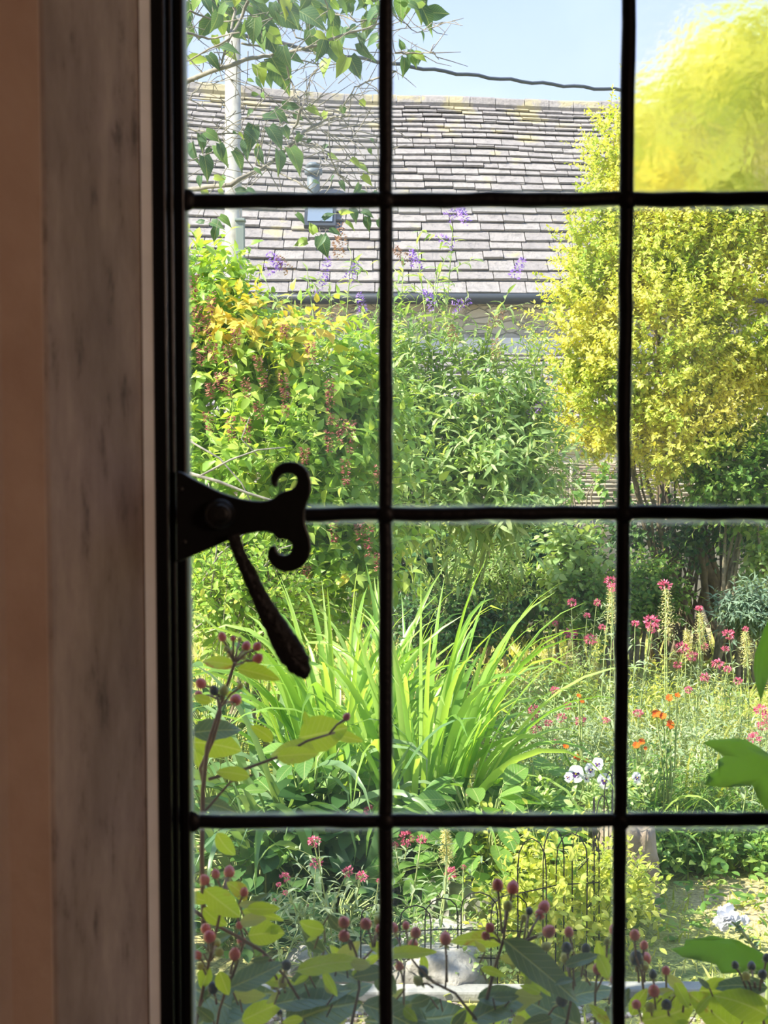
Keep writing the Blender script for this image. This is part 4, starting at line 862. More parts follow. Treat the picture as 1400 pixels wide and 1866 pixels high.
# ------------------------------------------------------------------ rocks, hoops, edging
def rock(name, c, sx, sy, sz, mat, label, seed, cat='rock'):
    bm = bmesh.new(); bmesh.ops.create_icosphere(bm, subdivisions=4, radius=1)
    for v in bm.verts:
        q = v.co.copy(); q.z = max(min(q.z, .62), -.5)
        d = 1 + .22 * mnoise.noise(v.co * 1.3 + Vector((seed, 0, 0))) + .12 * mnoise.noise(v.co * 4 + Vector((0, seed, 0))); q = q * d
        v.co = Vector((q.x * sx, q.y * sy, (q.z + .3) * sz))
    me = bpy.data.meshes.new(name); bm.to_mesh(me); bm.free(); me.materials.append(mat)
    for p_ in me.polygons: p_.use_smooth = True
    o = bpy.data.objects.new(name, me); COL.objects.link(o); o.location = c; return tag(o, label, cat)
rock('flat_rock', ground(840, 4.75), .19, .26, .16, M['rock'], 'large pale flat limestone rock left of the wire hoops', 1)
rock('flat_rock', ground(810, 4.22), .17, .2, .12, M['rock'], 'lower pale limestone rock in front of the large flat one', 5)
rock('gravel_rock', ground(640, 4.25), .22, .16, .08, M['rock'], 'pale crumbly stone behind the lower left berries', 9)
rock('brown_rock', ground(1152, 4.75), .11, .12, .34, M['brownrock'], 'upright brown rock by the right lead bar, beside the wire hoops', 3)

def hoop(x, y, w_, h, lean=0, rz=0):
    pts = []
    for k in range(15):
        t = k / 14
        if t < .3: pts.append((-w_ / 2, h * .82 * t / .3))
        elif t > .7: pts.append((w_ / 2, h * .82 * (1 - t) / .3))
        else:
            a = math.pi * (1 - (t - .3) / .4); pts.append((w_ / 2 * math.cos(a), h * .82 + h * .18 * math.sin(a)))
    return [(x + u * math.cos(rz), y + u * math.sin(rz) + lean * v, v) for u, v in pts]
def edging(label, spots, h, w_, rz, group=None):
    root = empty('wire_hoop_edging', (spots[0][0], spots[0][1], 0), label, 'garden edging')
    for (x, y) in spots:
        MB().tube(hoop(x + .012 * math.sin(x * 90), y, w_ * (1 + .15 * math.sin(x * 70)), h * (1 + .07 * math.sin(x * 50)), .05 + .05 * math.sin(x * 130), rz + .3 * math.sin(x * 40)), .0021, 5).build('wire_hoop', M['wire'], root)
    a, b_ = spots[0], spots[-1]
    for z in (h * .3, h * .62): MB().tube([(a[0] - .04, a[1], z), ((a[0] + b_[0]) / 2, (a[1] + b_[1]) / 2, z + .01), (b_[0] + .04, b_[1], z)], .002, 5).build('cross_wire', M['wire'], root)
def line(p0, p1, n): return [(p0[0] + (p1[0] - p0[0]) * i / (n - 1), p0[1] + (p1[1] - p0[1]) * i / (n - 1)) for i in range(n)]
g1, g2, g3 = ground(975, 4.1), ground(1075, 4.2), ground(1125, 4.75)
edging('black wire hoop edging in front of the yellow-green plant', line(g1, g2, 4), .46, .085, .1)
edging('black wire hoop edging running back past the pot beside the right lead bar', line(ground(1085, 4.25), g3, 5), .50, .085, 1.2)
edging('low wire hoop edging in front of the pale rocks, behind the berries', line(ground(690, 4.08), ground(935, 4.1), 5), .27, .10, 0)
b = MB(); x = -.9
rr = random.Random(3)
for (xa, xb, yy) in [(-.55, .0, 4.00), (.02, .55, 4.00), (.57, 1.15, 4.02)]:
    q = MB().box((xa, yy - .035, 0), (xb, yy + .03, .035)); o = q.build('stone_edging', M['edging'], smooth=False, bevel=.008)
    tag(o, {-.55: 'pale narrow edging stone behind the lower left berries', .02: 'pale narrow edging stone behind the middle berries', .57: 'pale narrow edging stone at the lower right, before the dry grass'}[xa], 'edging stone', 'edging stones along the path')

# gravel strip and grass, uncountable
rg = np.random.RandomState(2); b = MB()
for i in range(1500):
    x = rg.uniform(-.9, 1.2); y = rg.uniform(3.3, 3.95); r = rg.uniform(.006, .016)
    b.ball((x, y, r * .4), r, 5, 3, sc=(1, rg.uniform(.7, 1.2), .6))
tag(b.build('path_gravel', plain('gravel', (.34, .27, .22), .9, .2, (.60, .53, .46), island=True), smooth=False), 'mixed pale gravel on the path below the window', 'gravel', kind='stuff')
gr = Cloud(leaf_tpl([.05, .04, 0], .1, .35), 3); n = 26000
P = np.stack([rg.uniform(-2.5, 4.2, n), 3.6 + 7.2 * rg.rand(n) ** 1.3, np.zeros(n)], 1)
keep = ~((P[:, 1] < 5.0) & (P[:, 0] < .25)); P = P[keep]; n = len(P)
A = nrm(np.stack([rg.normal(0, .6, n), rg.normal(0, .6, n), np.ones(n)], 1)); gr.add(P, A, nrm(rg.normal(0, 1, (n, 3)) + np.array([0, -1, .5])), rg.uniform(.03, .11, n) * (1 + .5 * (P[:, 1] > 6)) * np.where(P[:, 1] < 5.2, .5, 1), 1.6)
tag(gr.build('lawn_grass', M['grass']), 'short dry yellow-green grass and weeds over the garden ground', 'grass', kind='stuff')
cv = Cloud(T_OVATE, 4); n = 9000
P = np.stack([rg.uniform(-2.0, 2.6, n), rg.uniform(4.2, 8.5, n), rg.uniform(.01, .10, n)], 1); P = P[~((P[:, 0] > .75 - .0) & (P[:, 1] < 4.4))]; n = len(P)
cv.add(P, nrm(np.stack([rg.normal(0, 1, n), rg.normal(0, 1, n), rg.uniform(0, .8, n)], 1)), nrm(np.stack([rg.normal(0, .4, n), rg.normal(-.3, .4, n), np.ones(n)], 1)), rg.uniform(.025, .06, n))
tag(cv.build('ground_cover_leaves', M['green']), 'low creeping green weeds filling the bed between the plants', 'ground cover', kind='stuff')
dl = Cloud(T_OVATE, 4); n = 700
P = np.stack([rg.uniform(-.2, 2.0, n), rg.uniform(3.7, 5.0, n), rg.uniform(.005, .03, n)], 1)
dl.add(P, nrm(np.stack([rg.normal(0, 1, n), rg.normal(0, 1, n), rg.uniform(-.1, .3, n)], 1)), nrm(np.stack([rg.normal(0, .4, n), rg.normal(-.3, .4, n), np.ones(n)], 1)), rg.uniform(.012, .026, n))
tag(dl.build('fallen_leaves', M['yellowleaf']), 'scattered small yellow leaves on the dry lawn', 'fallen leaves', kind='stuff')

# ------------------------------------------------------------------ overhanging tree, upper left
TY = 3.2
tree = empty('overhanging_tree', (at(250, 300, TY + .2).x, TY + .2, 0), 'overhanging tree with heart-shaped leaves and thin grey branches, in the upper left pane', 'tree')
b = MB(); rnd = random.Random(17)
b.tube([(at(250, 300, TY + .2).x, TY + .2, 0), (at(240, 300, TY + .2).x, TY + .2, 1.5), (at(250, 250, TY + .1).x, TY + .1, 2.6), at(330, -200, TY)], [.05, .045, .035, .02], 10)
BR = [([(250, 350), (340, 347), (420, 335), (470, 312), (500, 290), (530, 262), (560, 235), (600, 215), (640, 210)], 5), ([(250, 200), (345, 148), (400, 125), (460, 105), (500, 100), (560, 88), (640, 60), (700, 40)], 5), ([(440, 78), (500, 90), (545, 110), (600, 118), (640, 108)], 2.2),
      ([(720, 130), (670, 148), (648, 160), (630, 185), (618, 208)], 2), ([(250, 215), (345, 235), (390, 242), (440, 245), (480, 240), (520, 225)], 2), ([(535, 252), (570, 262), (600, 278), (612, 310), (640, 340), (680, 362)], 2), ([(465, 300), (510, 315), (550, 335), (580, 360)], 2),
      ([(520, 112), (530, 150), (548, 190), (552, 200)], 1.8), ([(400, -40), (430, 20), (415, 80), (400, 125)], 4), ([(470, -40), (440, 30), (420, 70), (345, 110)], 3.5), ([(550, 200), (535, 235), (520, 255)], 3), ([(500, -20), (520, 30), (540, 70), (600, 80), (660, 95), (770, 100)], 2),
      ([(560, 160), (572, 130), (590, 118)], 1.2), ([(556, 165), (562, 190), (570, 195)], 1), ([(345, 180), (370, 150), (420, 145), (450, 160)], 1.2), ([(580, -30), (600, 20), (650, 40), (720, 30), (760, 60), (810, 40)], 1.6), ([(720, 95), (760, 98), (790, 95), (800, 108)], 1.6), ([(700, 60), (740, 50), (790, 45), (825, 38)], 1), ([(340, 60), (380, 70), (440, 60), (520, 20)], 2.5), ([(345, 20), (400, 40), (470, 30)], 2)]
for pts, r_ in BR:
    Y0 = TY + rnd.uniform(-.15, .15)
    P_ = [at(x, y, Y0 + .06 * math.sin(i * 2.1)) for i, (x, y) in enumerate(pts)]
    Q = []
    for i in range(len(P_) - 1):
        for k in range(4): Q.append(P_[i].lerp(P_[i + 1], k / 4) + Vector((rnd.uniform(-1, 1), 0, rnd.uniform(-1, 1))) * .0022)
    Q.append(P_[-1]); m_ = len(Q); b.tube(Q, [r_ / F * TY * (1 - .65 * k / m_) for k in range(m_)], 6)
    for _ in range(len(pts) * 2):          # twiglets
        q = Q[rnd.randrange(m_)]; d = Vector((rnd.uniform(-1, 1), rnd.uniform(-.6, .6), rnd.uniform(-.9, .9))).normalized() * rnd.uniform(.03, .10)
        b.tube([q, q + d * .5 + Vector((0, 0, rnd.uniform(-.01, .01))), q + d], [.0012, .001, .0006], 4, cap=False)
cl = Cloud(T_HEARTF, 6); rg = np.random.RandomState(14)
# x, y of stalk end, direction in degrees (0 = right, -90 = down in the picture), length px
LV = [(495, 105, -58, 72), (400, 85, -10, 40), (345, 112, 20, 40), (380, 100, -50, 34), (468, 118, -65, 40), (478, 45, -60, 60), (500, 20, -35, 60), (470, 10, -70, 55), (545, 20, -30, 60), (565, 55, -80, 42), (590, 70, -100, 44), (610, 75, -70, 36), (598, 108, -115, 34), (632, 104, -118, 40), (638, 104, -58, 44), (655, 78, -60, 38), (660, 60, -90, 30), (690, 65, -150, 30),
      (365, 245, -75, 34), (375, 240, -30, 34), (395, 265, -60, 44), (372, 285, -75, 44), (350, 260, -85, 40), (400, 262, -75, 30), (425, 275, -55, 44), (447, 238, -30, 34), (462, 228, -100, 46), (452, 250, -100, 40), (490, 232, -50, 46), (475, 265, -110, 38), (470, 270, -75, 30), (508, 275, -80, 46), (528, 270, -58, 52), (480, 215, 10, 30), (500, 200, -40, 34), (560, 195, -30, 30), (520, 100, -10, 38), (475, 120, -12, 40), (470, 140, -80, 24), (485, 135, -60, 26),
      (640, 290, -30, 22), (650, 300, -20, 26), (660, 320, -40, 26), (655, 335, -110, 24), (620, 330, -60, 20), (665, 100, -20, 24), (748, 92, -110, 20), (745, 95, -55, 30), (755, 98, -25, 26), (738, 105, -90, 34), (760, 95, -75, 24), (735, 90, 110, 20), (540, 390, -40, 24), (550, 375, 30, 26), (590, 430, -120, 26), (585, 430, -75, 40), (600, 420, -10, 24), (575, 425, 120, 24), (590, 400, 40, 24), (560, 440, -170, 26), (620, 390, 20, 26), (640, 380, -60, 28), (660, 385, -20, 24), (670, 395, -90, 28), (690, 400, -70, 26), (630, 405, -30, 24), (385, 405, -20, 28), (400, 395, -30, 28), (395, 415, -110, 28), (372, 405, 170, 18), (430, 350, 10, 26), (450, 345, -20, 22), (370, 345, -60, 22), (655, 355, 20, 22), (680, 350, -40, 24)]
for x, y, dg, ln in LV:
    a = R(dg); Y0 = TY + rg.uniform(-.12, .12); fo = rg.uniform(.1, .5)
    A = nrm([math.cos(a), rg.uniform(-.5, .3), math.sin(a)]); N = nrm([rg.normal(0, .5), -1, rg.uniform(.1, 1.1)]); p = np.array(at(x, y, Y0))
    cl.add(p, A, N, ln / F * Y0 * 1.02, rg.uniform(.65, .95)); b.tube([tuple(p - A * .015 + np.array([0, .004, .006])), tuple(p)], .0007, 3, cap=False)
for i in range(190):                        # crowded small leaves along the top
    x = rg.uniform(335, 780) if i < 130 else rg.uniform(340, 700); y = abs(rg.normal(0, 42)) - 20 if i < 130 else rg.uniform(130, 345)
    if x > 690 and y > 60: continue
    if i >= 130 and rg.rand() < .35: continue
    a = rg.uniform(-2.6, .2); Y0 = TY + rg.uniform(-.3, .5); A = nrm([math.cos(a), rg.uniform(-.6, .6), math.sin(a)]); N = nrm([rg.normal(0, .6), -1, rg.uniform(-.2, 1.1)])
    cl.add(np.array(at(x, y, Y0)), A, N, rg.uniform(16, 48) / F * Y0 * (1 if i < 130 else .55), rg.uniform(.7, 1))
for i in range(130):
    x = rg.uniform(340, 700); y = rg.uniform(-10, 340); q = at(x, y, TY + rg.uniform(-.1, .4)); d = Vector((rg.uniform(-1, 1), rg.uniform(-.5, .5), rg.uniform(-1, .6))).normalized() * rg.uniform(.05, .14)
    b.tube([q, q + d * .5 + Vector((.008, 0, .006)), q + d], [.0013, .001, .0006], 4, cap=False)
cr = Cloud(T_OVATE, 88)  # unseen foliage added out of view to shade the lower left
for p, d in blobs_surface([(-2.3, 3.0, 2.35, .62, .75, .6), (-2.9, 2.5, 2.4, .6, .6, .6), (-2.7, 3.6, 2.3, .6, .6, .5)], 400, np.random.RandomState(5)):
    cr.spray(p, nrm(d + np.array([0, 0, .3])), .3, 9, .09, .2, 1, .35, True, b, .002)
b.tube([at(240, 250, TY + .1), (-1.3, 3.25, 2.5), (-2.2, 3.1, 2.6)], [.03, .022, .01], 8); b.tube([(-1.3, 3.25, 2.5), (-2.2, 2.8, 2.7), (-2.9, 2.6, 2.6)], [.02, .015, .008], 7)  # limbs carrying the added foliage out of view
cr.build('shade_crown', M['tree'], tree)
cl.build('leaves', M['tree'], tree); b.build('branches', M['greystem'], tree)

# ------------------------------------------------------------------ hypericum just outside the glass
def fine_leaf(seed):
    """broad leaf, seven vertices across, gently ruffled and curled, each one a little different"""
    rr = random.Random(seed); rows, cols = 14, 6; V = []; Fc = []; UV = []; a_, b_, c_ = rr.uniform(.06, .34), rr.uniform(-.05, .35), rr.uniform(0, 6.28); sk = rr.uniform(-.06, .06); asym = rr.uniform(.88, 1.12)
    for i in range(rows + 1):
        t = i / rows; wd = .285 * (math.sin(math.pi * min(1, t ** .86)) ** .72 if 0 < t < 1 else 0) * (1 - .25 * t) + .0015
        for j in range(cols + 1):
            q = j / cols * 2 - 1; x = q * wd * (asym if q > 0 else 1 / asym); x += sk * math.sin(math.pi * t)
            rip = 1 + .03 * math.sin(t * 31 + c_ + q)
            z = a_ * abs(x) - b_ * t * t + .016 * abs(q) * math.sin(t * 13 + c_ + (q > 0) * 2) - .010 * abs(math.sin(t * 24 - abs(q) * 2.2)) * abs(q) ** .5 + .02 * q * math.sin(t * 3 + c_)
            V.append((x * rip, t, z)); UV.append((q * wd, t))
    for i in range(rows):
        for j in range(cols): k = i * (cols + 1) + j; Fc.append((k, k + 1, k + cols + 2, k + cols + 1))
    return np.array(V, float), Fc, np.array(UV, float)
def near_leaf(x, y, dg, ln, parent, Y, mat, wd=1.0, tilt=0.0, yaw=0.0, seed=0, name='leaf'):
    """x,y: stalk end; dg: direction in the picture plane; tilt: how far the face turns up (0 faces the room, 1 faces the sky)"""
    a = R(dg); A = nrm([math.cos(a), yaw, math.sin(a)]); N = nrm(np.array([0, -(1 - tilt), tilt + .02]) + np.array([.15, 0, 0]) * math.sin(seed * 3.1))
    c = Cloud(fine_leaf(seed), seed); c.add(np.array(at(x, y, Y)), A, N, ln / F * Y, wd); return c.build(name, mat, parent)
def berry(x, y, r, parent, Y, mat='berry', ax=(0, 0, 1)):
    rr_ = r / F * Y; c = at(x, y, Y); ax = Vector(ax).normalized(); b = MB()
    b.ball(c, rr_, 14, 9, sc=(1, 1, 1.15), axis=ax, prof=lambda t: math.sin(math.pi * t) * (1 - .12 * math.cos(math.pi * t)))
    b.tube([c + ax * rr_ * 1.05, c + ax * rr_ * 1.45], [rr_ * .16, rr_ * .04], 5)
    o = b.build('berry', M[mat], parent); k = MB()
    for j in range(5):                       # sepals below the berry
        a = j * 1.2566; s_ = Vector((math.cos(a), math.sin(a), 0)); q = c - ax * rr_ * .9
        k.add([q, q + s_ * rr_ * .9 + Vector((-s_.y, s_.x, 0)) * rr_ * .35 - ax * rr_ * .1, q + s_ * rr_ * 1.6 - ax * rr_ * .45, q + s_ * rr_ * .9 - Vector((-s_.y, s_.x, 0)) * rr_ * .35 - ax * rr_ * .1], [(0, 1, 2, 3)])
    k.build('sepals', M['bud'], o)
    return c - ax * rr_
M['young'] = leafmat('young_leaf', [(0, (.36, .46, .14)), (1, (.60, .62, .28))], .4, .4, 1.2, veins=True)
def hypericum(loc_px, Y, label, leaves, berries, stems, seed, filler=None):
    root = empty('hypericum_shrub', (at(loc_px, 1800, Y).x, Y + .02, 0), label, 'shrub'); rr = random.Random(seed); b = MB(); gs = MB()
    for pts, r_ in stems:
        Q = [at(x, y, Y + .012 * math.sin(i * 1.7)) for i, (x, y) in enumerate(pts)]
        b.tube(Q, [r_ / F * Y * (1 - .4 * k / len(Q)) for k in range(len(Q))], 7)
    for i, (x, y, r_, jx, jy, *m_) in enumerate(berries):
        Yb = Y + rr.uniform(-.03, .03); d = at(x, y, Yb) - at(jx, jy, Y)
        q = berry(x, y, r_, root, Yb, m_[0] if m_ else 'berry', d + Vector((0, -.005, .01)))
        j = at(jx, jy, Y); b.tube([j, j.lerp(q, .5) + Vector((0, 0, .002)), q], [.0011, .0009, .0012], 5)
    if filler:
        x0, x1, y0, n = filler
        for i in range(n):
            x = rr.uniform(x0, x1); y = y0 + (1875 - y0) * rr.random() ** .7; ln = rr.uniform(24, 62)
            leaves = leaves + [(x, y, rr.choice([rr.uniform(-60, 60), rr.uniform(120, 240)]), ln, rr.choice(['hyper', 'hyper', 'hypershade', 'young']), rr.uniform(.65, 1.15), rr.uniform(.1, .6), rr.uniform(-.3, .3))]
            j = at(x, y, Y); b.tube([j, j + Vector((rr.uniform(-.01, .01), .004, -.012))], .0007, 4)
    for i, (x, y, dg, ln, mt, wd, tilt, yaw) in enumerate(leaves):
        near_leaf(x, y, dg, ln, root, Y + rr.uniform(-.04, .05), M[mt], wd, tilt, yaw, seed + i)
    b.build('stems', M['redstem'], root); return root
HY, HD = 'hyper', 'hypershade'
hypericum(400, 1.12, 'tall hypericum sprig against the left frame with a berry cluster and yellow-green leaves',
  [(428, 1212, 170, 68, HY, .8, .35, .2), (432, 1218, -10, 82, HY, .7, .35, -.2), (385, 1345, 155, 20, HY, .9, .2, 0), (350, 1335, 5, 92, HD, 1.0, .45, .1), (350, 1352, -10, 92, HY, 1.15, .2, .0), (455, 1415, 175, 72, HY, .75, .3, .3),
   (545, 1345, 12, 92, HY, 1.45, .1, .0), (575, 1370, 178, 95, HY, 1.0, .45, .2), (498, 1350, 150, 52, HY, .9, .3, .3), (600, 1338, -14, 66, HY, .7, .4, .2), (505, 1378, 8, 82, HY, .8, .3, -.3), (360, 1462, -12, 75, HD, .8, .4, 0), (395, 1518, -55, 62, HY, .95, .15, .1), (560, 1322, 100, 28, HY, .9, .3, 0), (355, 1365, -75, 40, HY, .9, .2, 0), (385, 1280, 160, 40, HY, .9, .3, .2), (410, 1262, -30, 38, HY, .8, .3, 0)],
  [(405, 1160, 8, 425, 1205), (449, 1177, 8.5, 430, 1205), (469, 1178, 8, 432, 1205), (470, 1200, 9.5, 432, 1212), (425, 1163, 5, 425, 1205), (420, 1190, 7, 428, 1208, 'bud'), (412, 1182, 5, 425, 1205, 'bud'), (443, 1196, 7, 430, 1208, 'bud'), (455, 1212, 6, 430, 1212, 'bud'), (437, 1165, 4.5, 428, 1205, 'bud'),
   (366, 1245, 10, 395, 1262), (390, 1258, 9, 400, 1270, 'blackberry'), (408, 1258, 9, 402, 1275, 'bud'), (430, 1275, 11, 405, 1285), (362, 1265, 7, 398, 1275), (438, 1250, 6, 405, 1285, 'bud'), (632, 1306, 7, 600, 1338)],
  [([(372, 1700), (368, 1560), (370, 1440), (378, 1360), (398, 1300), (412, 1255), (428, 1208)], 5), ([(372, 1430), (365, 1400), (388, 1350), (402, 1300), (395, 1262)], 4), ([(380, 1420), (450, 1400), (510, 1378), (560, 1350), (610, 1335)], 3.2), ([(372, 1480), (420, 1425), (460, 1412)], 2.5)], 301)
hypericum(420, 1.08, 'bushy hypericum in the lower left corner with many dull red berries and broad leaves',
  [(372, 1620, -42, 92, HY, 1.0, .2, .1), (450, 1640, 140, 50, HY, 1.1, .3, .1), (512, 1690, 195, 30, HY, 1.2, .2, 0), (452, 1705, 2, 68, HY, 1.35, .15, 0), (450, 1655, -2, 62, HY, .8, .3, .1), (455, 1650, 30, 45, HD, .6, .5, .2), (370, 1655, -40, 60, HY, .9, .2, 0), (345, 1630, -20, 40, HY, 1.1, .2, 0), (440, 1660, -10, 80, HY, .55, .5, -.1),
   (400, 1770, -70, 50, HY, 1.1, .2, 0), (380, 1760, -110, 50, HY, 1.1, .2, 0), (350, 1800, -25, 150, HD, 1.15, .55, .3), (420, 1800, 20, 110, HD, .9, .5, .3), (500, 1830, 10, 150, HD, .9, .6, .2), (540, 1770, 15, 140, HY, .62, .55, .1), (560, 1765, -10, 110, HD, .8, .6, .2), (590, 1770, -65, 60, HY, .6, .2, .2), (600, 1830, 30, 90, HD, .9, .6, .2), (660, 1830, -20, 130, HD, .9, .6, 0), (440, 1860, 25, 90, HY, .9, .4, 0), (360, 1870, 30, 150, HD, 1.2, .6, .2), (520, 1870, 20, 150, HD, 1.2, .6, .2), (480, 1785, -5, 60, HY, .8, .4, 0), (640, 1775, 10, 60, HY, .8, .4, 0), (700, 1770, -170, 60, HD, 1, .4, 0), (672, 1720, -20, 55, HY, .8, .4, .1), (690, 1765, -60, 70, HD, 1.1, .4, .1)],
  [(418, 1588, 10.5, 410, 1640), (393, 1592, 8, 408, 1640), (373, 1603, 9.5, 405, 1645), (445, 1625, 8, 430, 1665), (375, 1692, 10, 380, 1730), (382, 1706, 12, 385, 1740), (360, 1740, 8, 375, 1765), (428, 1738, 11, 420, 1775), (485, 1752, 11, 505, 1785), (436, 1686, 7, 450, 1700), (440, 1715, 9, 455, 1720), (522, 1758, 10, 515, 1790, 'blackberry'), (388, 1800, 10, 395, 1830, 'blackberry'), (627, 1680, 11, 640, 1725), (627, 1705, 11, 640, 1730), (667, 1683, 11, 680, 1725), (690, 1676, 9, 680, 1725, 'bud'), (692, 1692, 8, 682, 1725), (515, 1790, 9, 520, 1810, 'bud'), (510, 1845, 6, 515, 1865, 'blackberry'), (395, 1718, 8, 385, 1745, 'bud'), (400, 1735, 8, 385, 1750, 'bud'), (500, 1795, 8, 510, 1810, 'bud'), (365, 1760, 7, 375, 1775, 'bud'), (340, 1720, 9, 365, 1750)],
  [([(340, 1650), (380, 1678), (430, 1705), (480, 1735), (520, 1780), (545, 1820)], 4), ([(350, 1900), (375, 1780), (385, 1735), (405, 1650), (412, 1600)], 3.5), ([(640, 1870), (655, 1800), (650, 1740), (640, 1715)], 3), ([(650, 1760), (680, 1730)], 2.5), ([(420, 1790), (445, 1715), (430, 1660)], 3), ([(420, 1780), (400, 1840), (390, 1900)], 3)], 302, (350, 690, 1640, 30))
hypericum(880, 1.12, 'hypericum sprig at the bottom centre with upright stalked berries over dark drooping leaves',
  [(915, 1720, 172, 100, HY, .62, .5, .1), (918, 1712, -38, 185, HD, .62, .35, -.1), (940, 1750, -45, 110, HY, .5, .35, .1), (700, 1740, 5, 100, HY, .55, .5, .1), (770, 1740, -80, 40, HY, .8, .3, 0), (820, 1870, 12, 120, HY, .9, .4, .2), (700, 1850, -5, 160, HD, 1.2, .6, .2), (860, 1860, 20, 120, HD, 1.0, .6, .2), (870, 1820, 5, 90, HD, .9, .5, .2), (1010, 1830, 15, 130, HD, .8, .6, .2), (940, 1850, -10, 110, HY, 1.0, .4, .2), (1100, 1780, 100, 70, HY, .7, .2, 0), (1030, 1760, 20, 70, HD, .7, .5, 0), (780, 1870, 170, 120, HD, 1.3, .5, .1), (1060, 1870, 150, 130, HD, 1.2, .5, .1), (960, 1880, 40, 100, HY, 1.1, .4, 0), (1090, 1740, -60, 60, HY, .9, .3, 0)],
  [(907, 1612, 11, 915, 1700), (935, 1617, 11.5, 920, 1700), (926, 1650, 9, 920, 1700, 'bud'), (992, 1652, 11, 960, 1715), (985, 1665, 10, 958, 1715), (1001, 1697, 12, 950, 1720), (1037, 1698, 9, 1050, 1760), (893, 1690, 9, 912, 1715), (885, 1705, 8, 912, 1718), (812, 1710, 11, 815, 1790), (740, 1686, 7, 745, 1740), (758, 1699, 10, 748, 1740), (753, 1721, 10, 745, 1750), (771, 1770, 10, 790, 1790, 'blackberry'), (762, 1787, 9, 790, 1800, 'bud'), (1033, 1726, 10, 1040, 1780, 'blackberry'), (1068, 1728, 9, 1060, 1780, 'blackberry'), (1090, 1765, 10, 1085, 1810), (965, 1660, 7, 955, 1712, 'blackberry'), (1030, 1745, 9, 1040, 1790, 'bud'), (996, 1725, 9, 960, 1735, 'bud'), (1025, 1822, 12, 1000, 1850, 'blackberry'), (1120, 1693, 10, 1110, 1760), (1107, 1715, 6, 1105, 1770, 'bud'), (1120, 1785, 9, 1110, 1830), (955, 1672, 6, 945, 1715, 'bud'), (728, 1760, 8, 735, 1790), (717, 1690, 9, 735, 1740)],
  [([(870, 1890), (885, 1830), (900, 1770), (918, 1712), (922, 1660)], 4), ([(918, 1712), (960, 1715), (1000, 1700)], 2.5), ([(870, 1860), (830, 1810), (790, 1790), (760, 1760), (745, 1740)], 3), ([(1030, 1880), (1045, 1800), (1045, 1760)], 3), ([(1085, 1880), (1085, 1810), (1110, 1760)], 2.5), ([(812, 1800), (815, 1740)], 2), ([(735, 1890), (737, 1760)], 2.5)], 303, (715, 1120, 1730, 34))
hypericum(1220, 1.16, 'hypericum sprig in the lower right corner with dark berries and yellow-green leaves',
  [(1275, 1805, -5, 90, HY, 1.0, .3, .1), (1290, 1830, -20, 130, HY, 1.0, .3, .1), (1170, 1860, 15, 110, HY, 1.2, .3, .1), (1230, 1790, -60, 60, HY, .8, .3, 0), (1400, 1800, 175, 100, HD, .7, .4, 0), (1400, 1850, 160, 110, HY, 1.0, .3, 0), (1150, 1850, 60, 60, HY, .9, .3, 0), (1330, 1870, 140, 100, HY, 1.1, .3, 0)],
  [(1157, 1703, 10, 1160, 1770), (1174, 1722, 8, 1170, 1775), (1177, 1746, 10.5, 1175, 1780), (1160, 1745, 13, 1165, 1790, 'blackberry'), (1214, 1768, 8, 1215, 1815), (1190, 1775, 8, 1195, 1815, 'blackberry'), (1192, 1805, 11, 1195, 1840), (1249, 1814, 9, 1245, 1845), (1215, 1830, 10, 1220, 1855, 'blackberry'), (1205, 1845, 11, 1210, 1866, 'blackberry'), (1160, 1830, 9, 1170, 1860), (1185, 1835, 9, 1190, 1860, 'bud'), (1370, 1760, 8, 1375, 1800, 'blackberry'), (1390, 1775, 9, 1385, 1805, 'blackberry'), (1360, 1778, 8, 1370, 1805, 'bud'), (1398, 1745, 8, 1390, 1790, 'blackberry'), (1340, 1758, 7, 1360, 1800, 'blackberry'), (1175, 1760, 8, 1175, 1790, 'bud')],
  [([(1180, 1900), (1175, 1830), (1170, 1775), (1160, 1745)], 3), ([(1240, 1900), (1225, 1840), (1215, 1800)], 3), ([(1400, 1900), (1385, 1830), (1375, 1790)], 3)], 304, (1150, 1400, 1790, 14))

# lobed leaves reaching in from the right
lob = empty('lobed_leaf_plant', (at(1480, 1800, 1.35).x, 1.35, 0), 'plant with large lobed bright green leaves reaching in from the right edge', 'plant')
def lobed(pts, Y, bow=.01, parent=lob):
    P_ = [at(x, y, Y) for x, y in pts]; c = sum(P_, Vector()) / len(P_); bm = bmesh.new()
    vs = [bm.verts.new(p) for p in P_]; f_ = bm.faces.new(vs); bmesh.ops.triangulate(bm, faces=[f_]); bmesh.ops.subdivide_edges(bm, edges=bm.edges[:], cuts=2, use_grid_fill=True)
    for v in bm.verts:
        d = v.co - c; v.co.y += bow * math.sin(d.x * 45 + d.z * 20) + d.z * .5 + .004 * mnoise.noise(v.co * 60)
    me = bpy.data.meshes.new('leaf'); bm.to_mesh(me); bm.free(); me.materials.append(M['lobed'])
    for p_ in me.polygons: p_.use_smooth = True
    o = bpy.data.objects.new('leaf', me); COL.objects.link(o); o.parent = parent; me.transform(Matrix.Translation(-Vector(parent.location)))
    sm = o.modifiers.new('thick', 'SOLIDIFY'); sm.thickness = .0006
    return o
lobed([(1282, 1356), (1300, 1352), (1345, 1354), (1372, 1358), (1395, 1372), (1410, 1385), (1440, 1400), (1470, 1440), (1450, 1500), (1415, 1480), (1396, 1474), (1384, 1462), (1375, 1440), (1368, 1428), (1345, 1424), (1310, 1428), (1278, 1424), (1296, 1414), (1286, 1406), (1306, 1398), (1320, 1392), (1308, 1384), (1322, 1380), (1304, 1368)], 1.3)
lobed([(1420, 1130), (1396, 1165), (1378, 1190), (1370, 1215), (1369, 1240), (1374, 1270), (1382, 1250), (1395, 1232), (1410, 1205), (1440, 1170)], 1.3)
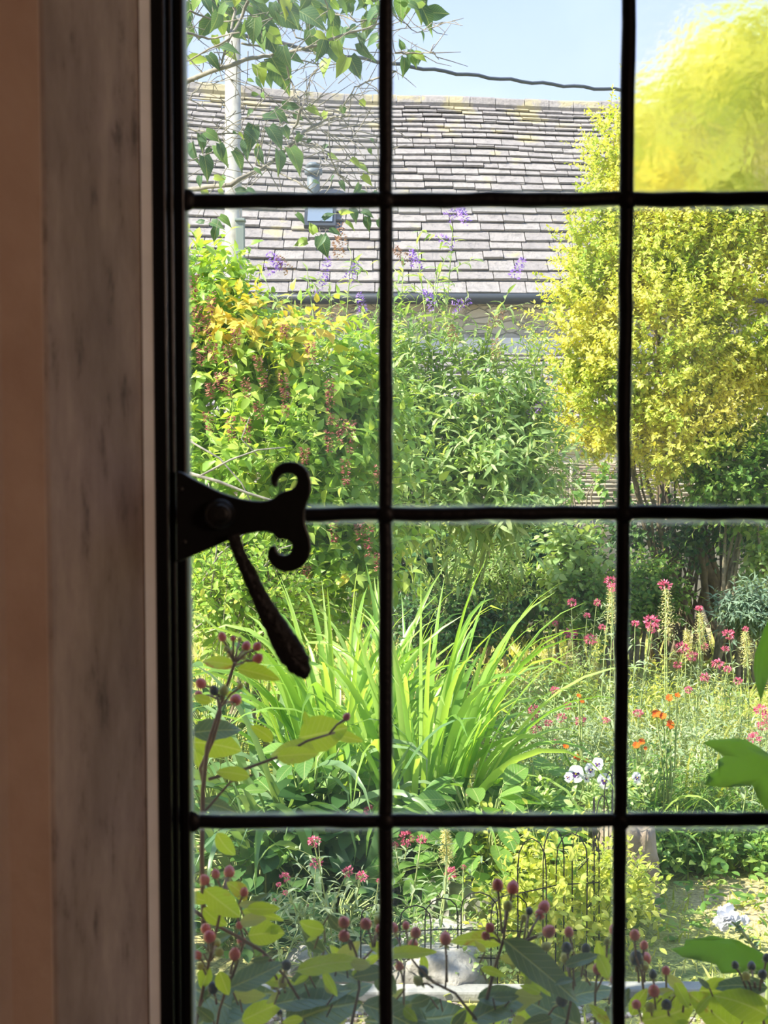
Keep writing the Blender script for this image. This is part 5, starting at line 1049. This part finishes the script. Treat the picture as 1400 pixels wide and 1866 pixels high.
lobed([(1222, 1728), (1245, 1722), (1250, 1712), (1275, 1714), (1300, 1710), (1330, 1718), (1352, 1722), (1375, 1732), (1410, 1750), (1400, 1775), (1370, 1765), (1345, 1768), (1310, 1766), (1302, 1752), (1275, 1744), (1240, 1738)], 1.3, .006)
lobed([(1300, 1850), (1330, 1815), (1345, 1820), (1362, 1838), (1390, 1850), (1430, 1870), (1400, 1900), (1340, 1890)], 1.3)
b = MB(); b.tube([(at(1480, 1800, 1.35).x, 1.35, 0), at(1490, 1900, 1.34), at(1480, 1650, 1.34), at(1465, 1450, 1.32)], [.006, .006, .005, .004], 6); b.tube([at(1480, 1650, 1.34), at(1440, 1760, 1.32), at(1405, 1755, 1.3)], .002, 5); b.tube([at(1465, 1450, 1.32), at(1440, 1300, 1.31), at(1425, 1140, 1.3)], .002, 5); b.tube([at(1465, 1450, 1.32), at(1450, 1455, 1.3)], .002, 5)
b.build('stems', M['greenstem'], lob)

# white double flower on a hairy stem, lower right
wf = empty('white_flower', ground(1400, 2.4), 'white ruffled flower on a knobbly green stem above the lower right lobed leaf', 'flowering plant')
rg = np.random.RandomState(3); p = np.array(at(1325, 1672, 2.4)); fc = Cloud(T_PETAL, 1); n = 34
d = nrm(rg.normal(0, 1, (n, 3)) + np.array([-.5, -.6, .3])); fc.add(p + d * .004, d, nrm(rg.normal(0, 1, (n, 3))), .023, 1.0); fc.build('flower', M['white'], wf)
p2 = np.array(at(1352, 1682, 2.42)); fc = Cloud(T_PETAL, 2); d = nrm(rg.normal(0, 1, (14, 3)) + np.array([.3, -.3, .6])); fc.add(p2 + d * .003, d, nrm(rg.normal(0, 1, (14, 3))), .014, 1.0); fc.build('half_open_flower', M['white'], wf)
st = MB(); Q = [wf.location, at(1400, 1780, 2.4), at(1378, 1730, 2.4), at(1355, 1700, 2.4), at(1330, 1676, 2.4)]; st.tube(Q, [.004, .004, .0035, .003, .002], 6); st.build('stem', M['greenstem'], wf)
cl = Cloud(T_OVATE, 3)
for k in range(40):
    t = rg.rand(); i = 1 + int(t * 2.99); q = np.array(Q[i].lerp(Q[min(i + 1, 4)], rg.rand())); dd = nrm(rg.normal(0, 1, 3)); cl.add(q, dd, nrm(rg.normal(0, 1, 3)), .014)
cl.build('buds', M['glauc'], wf)
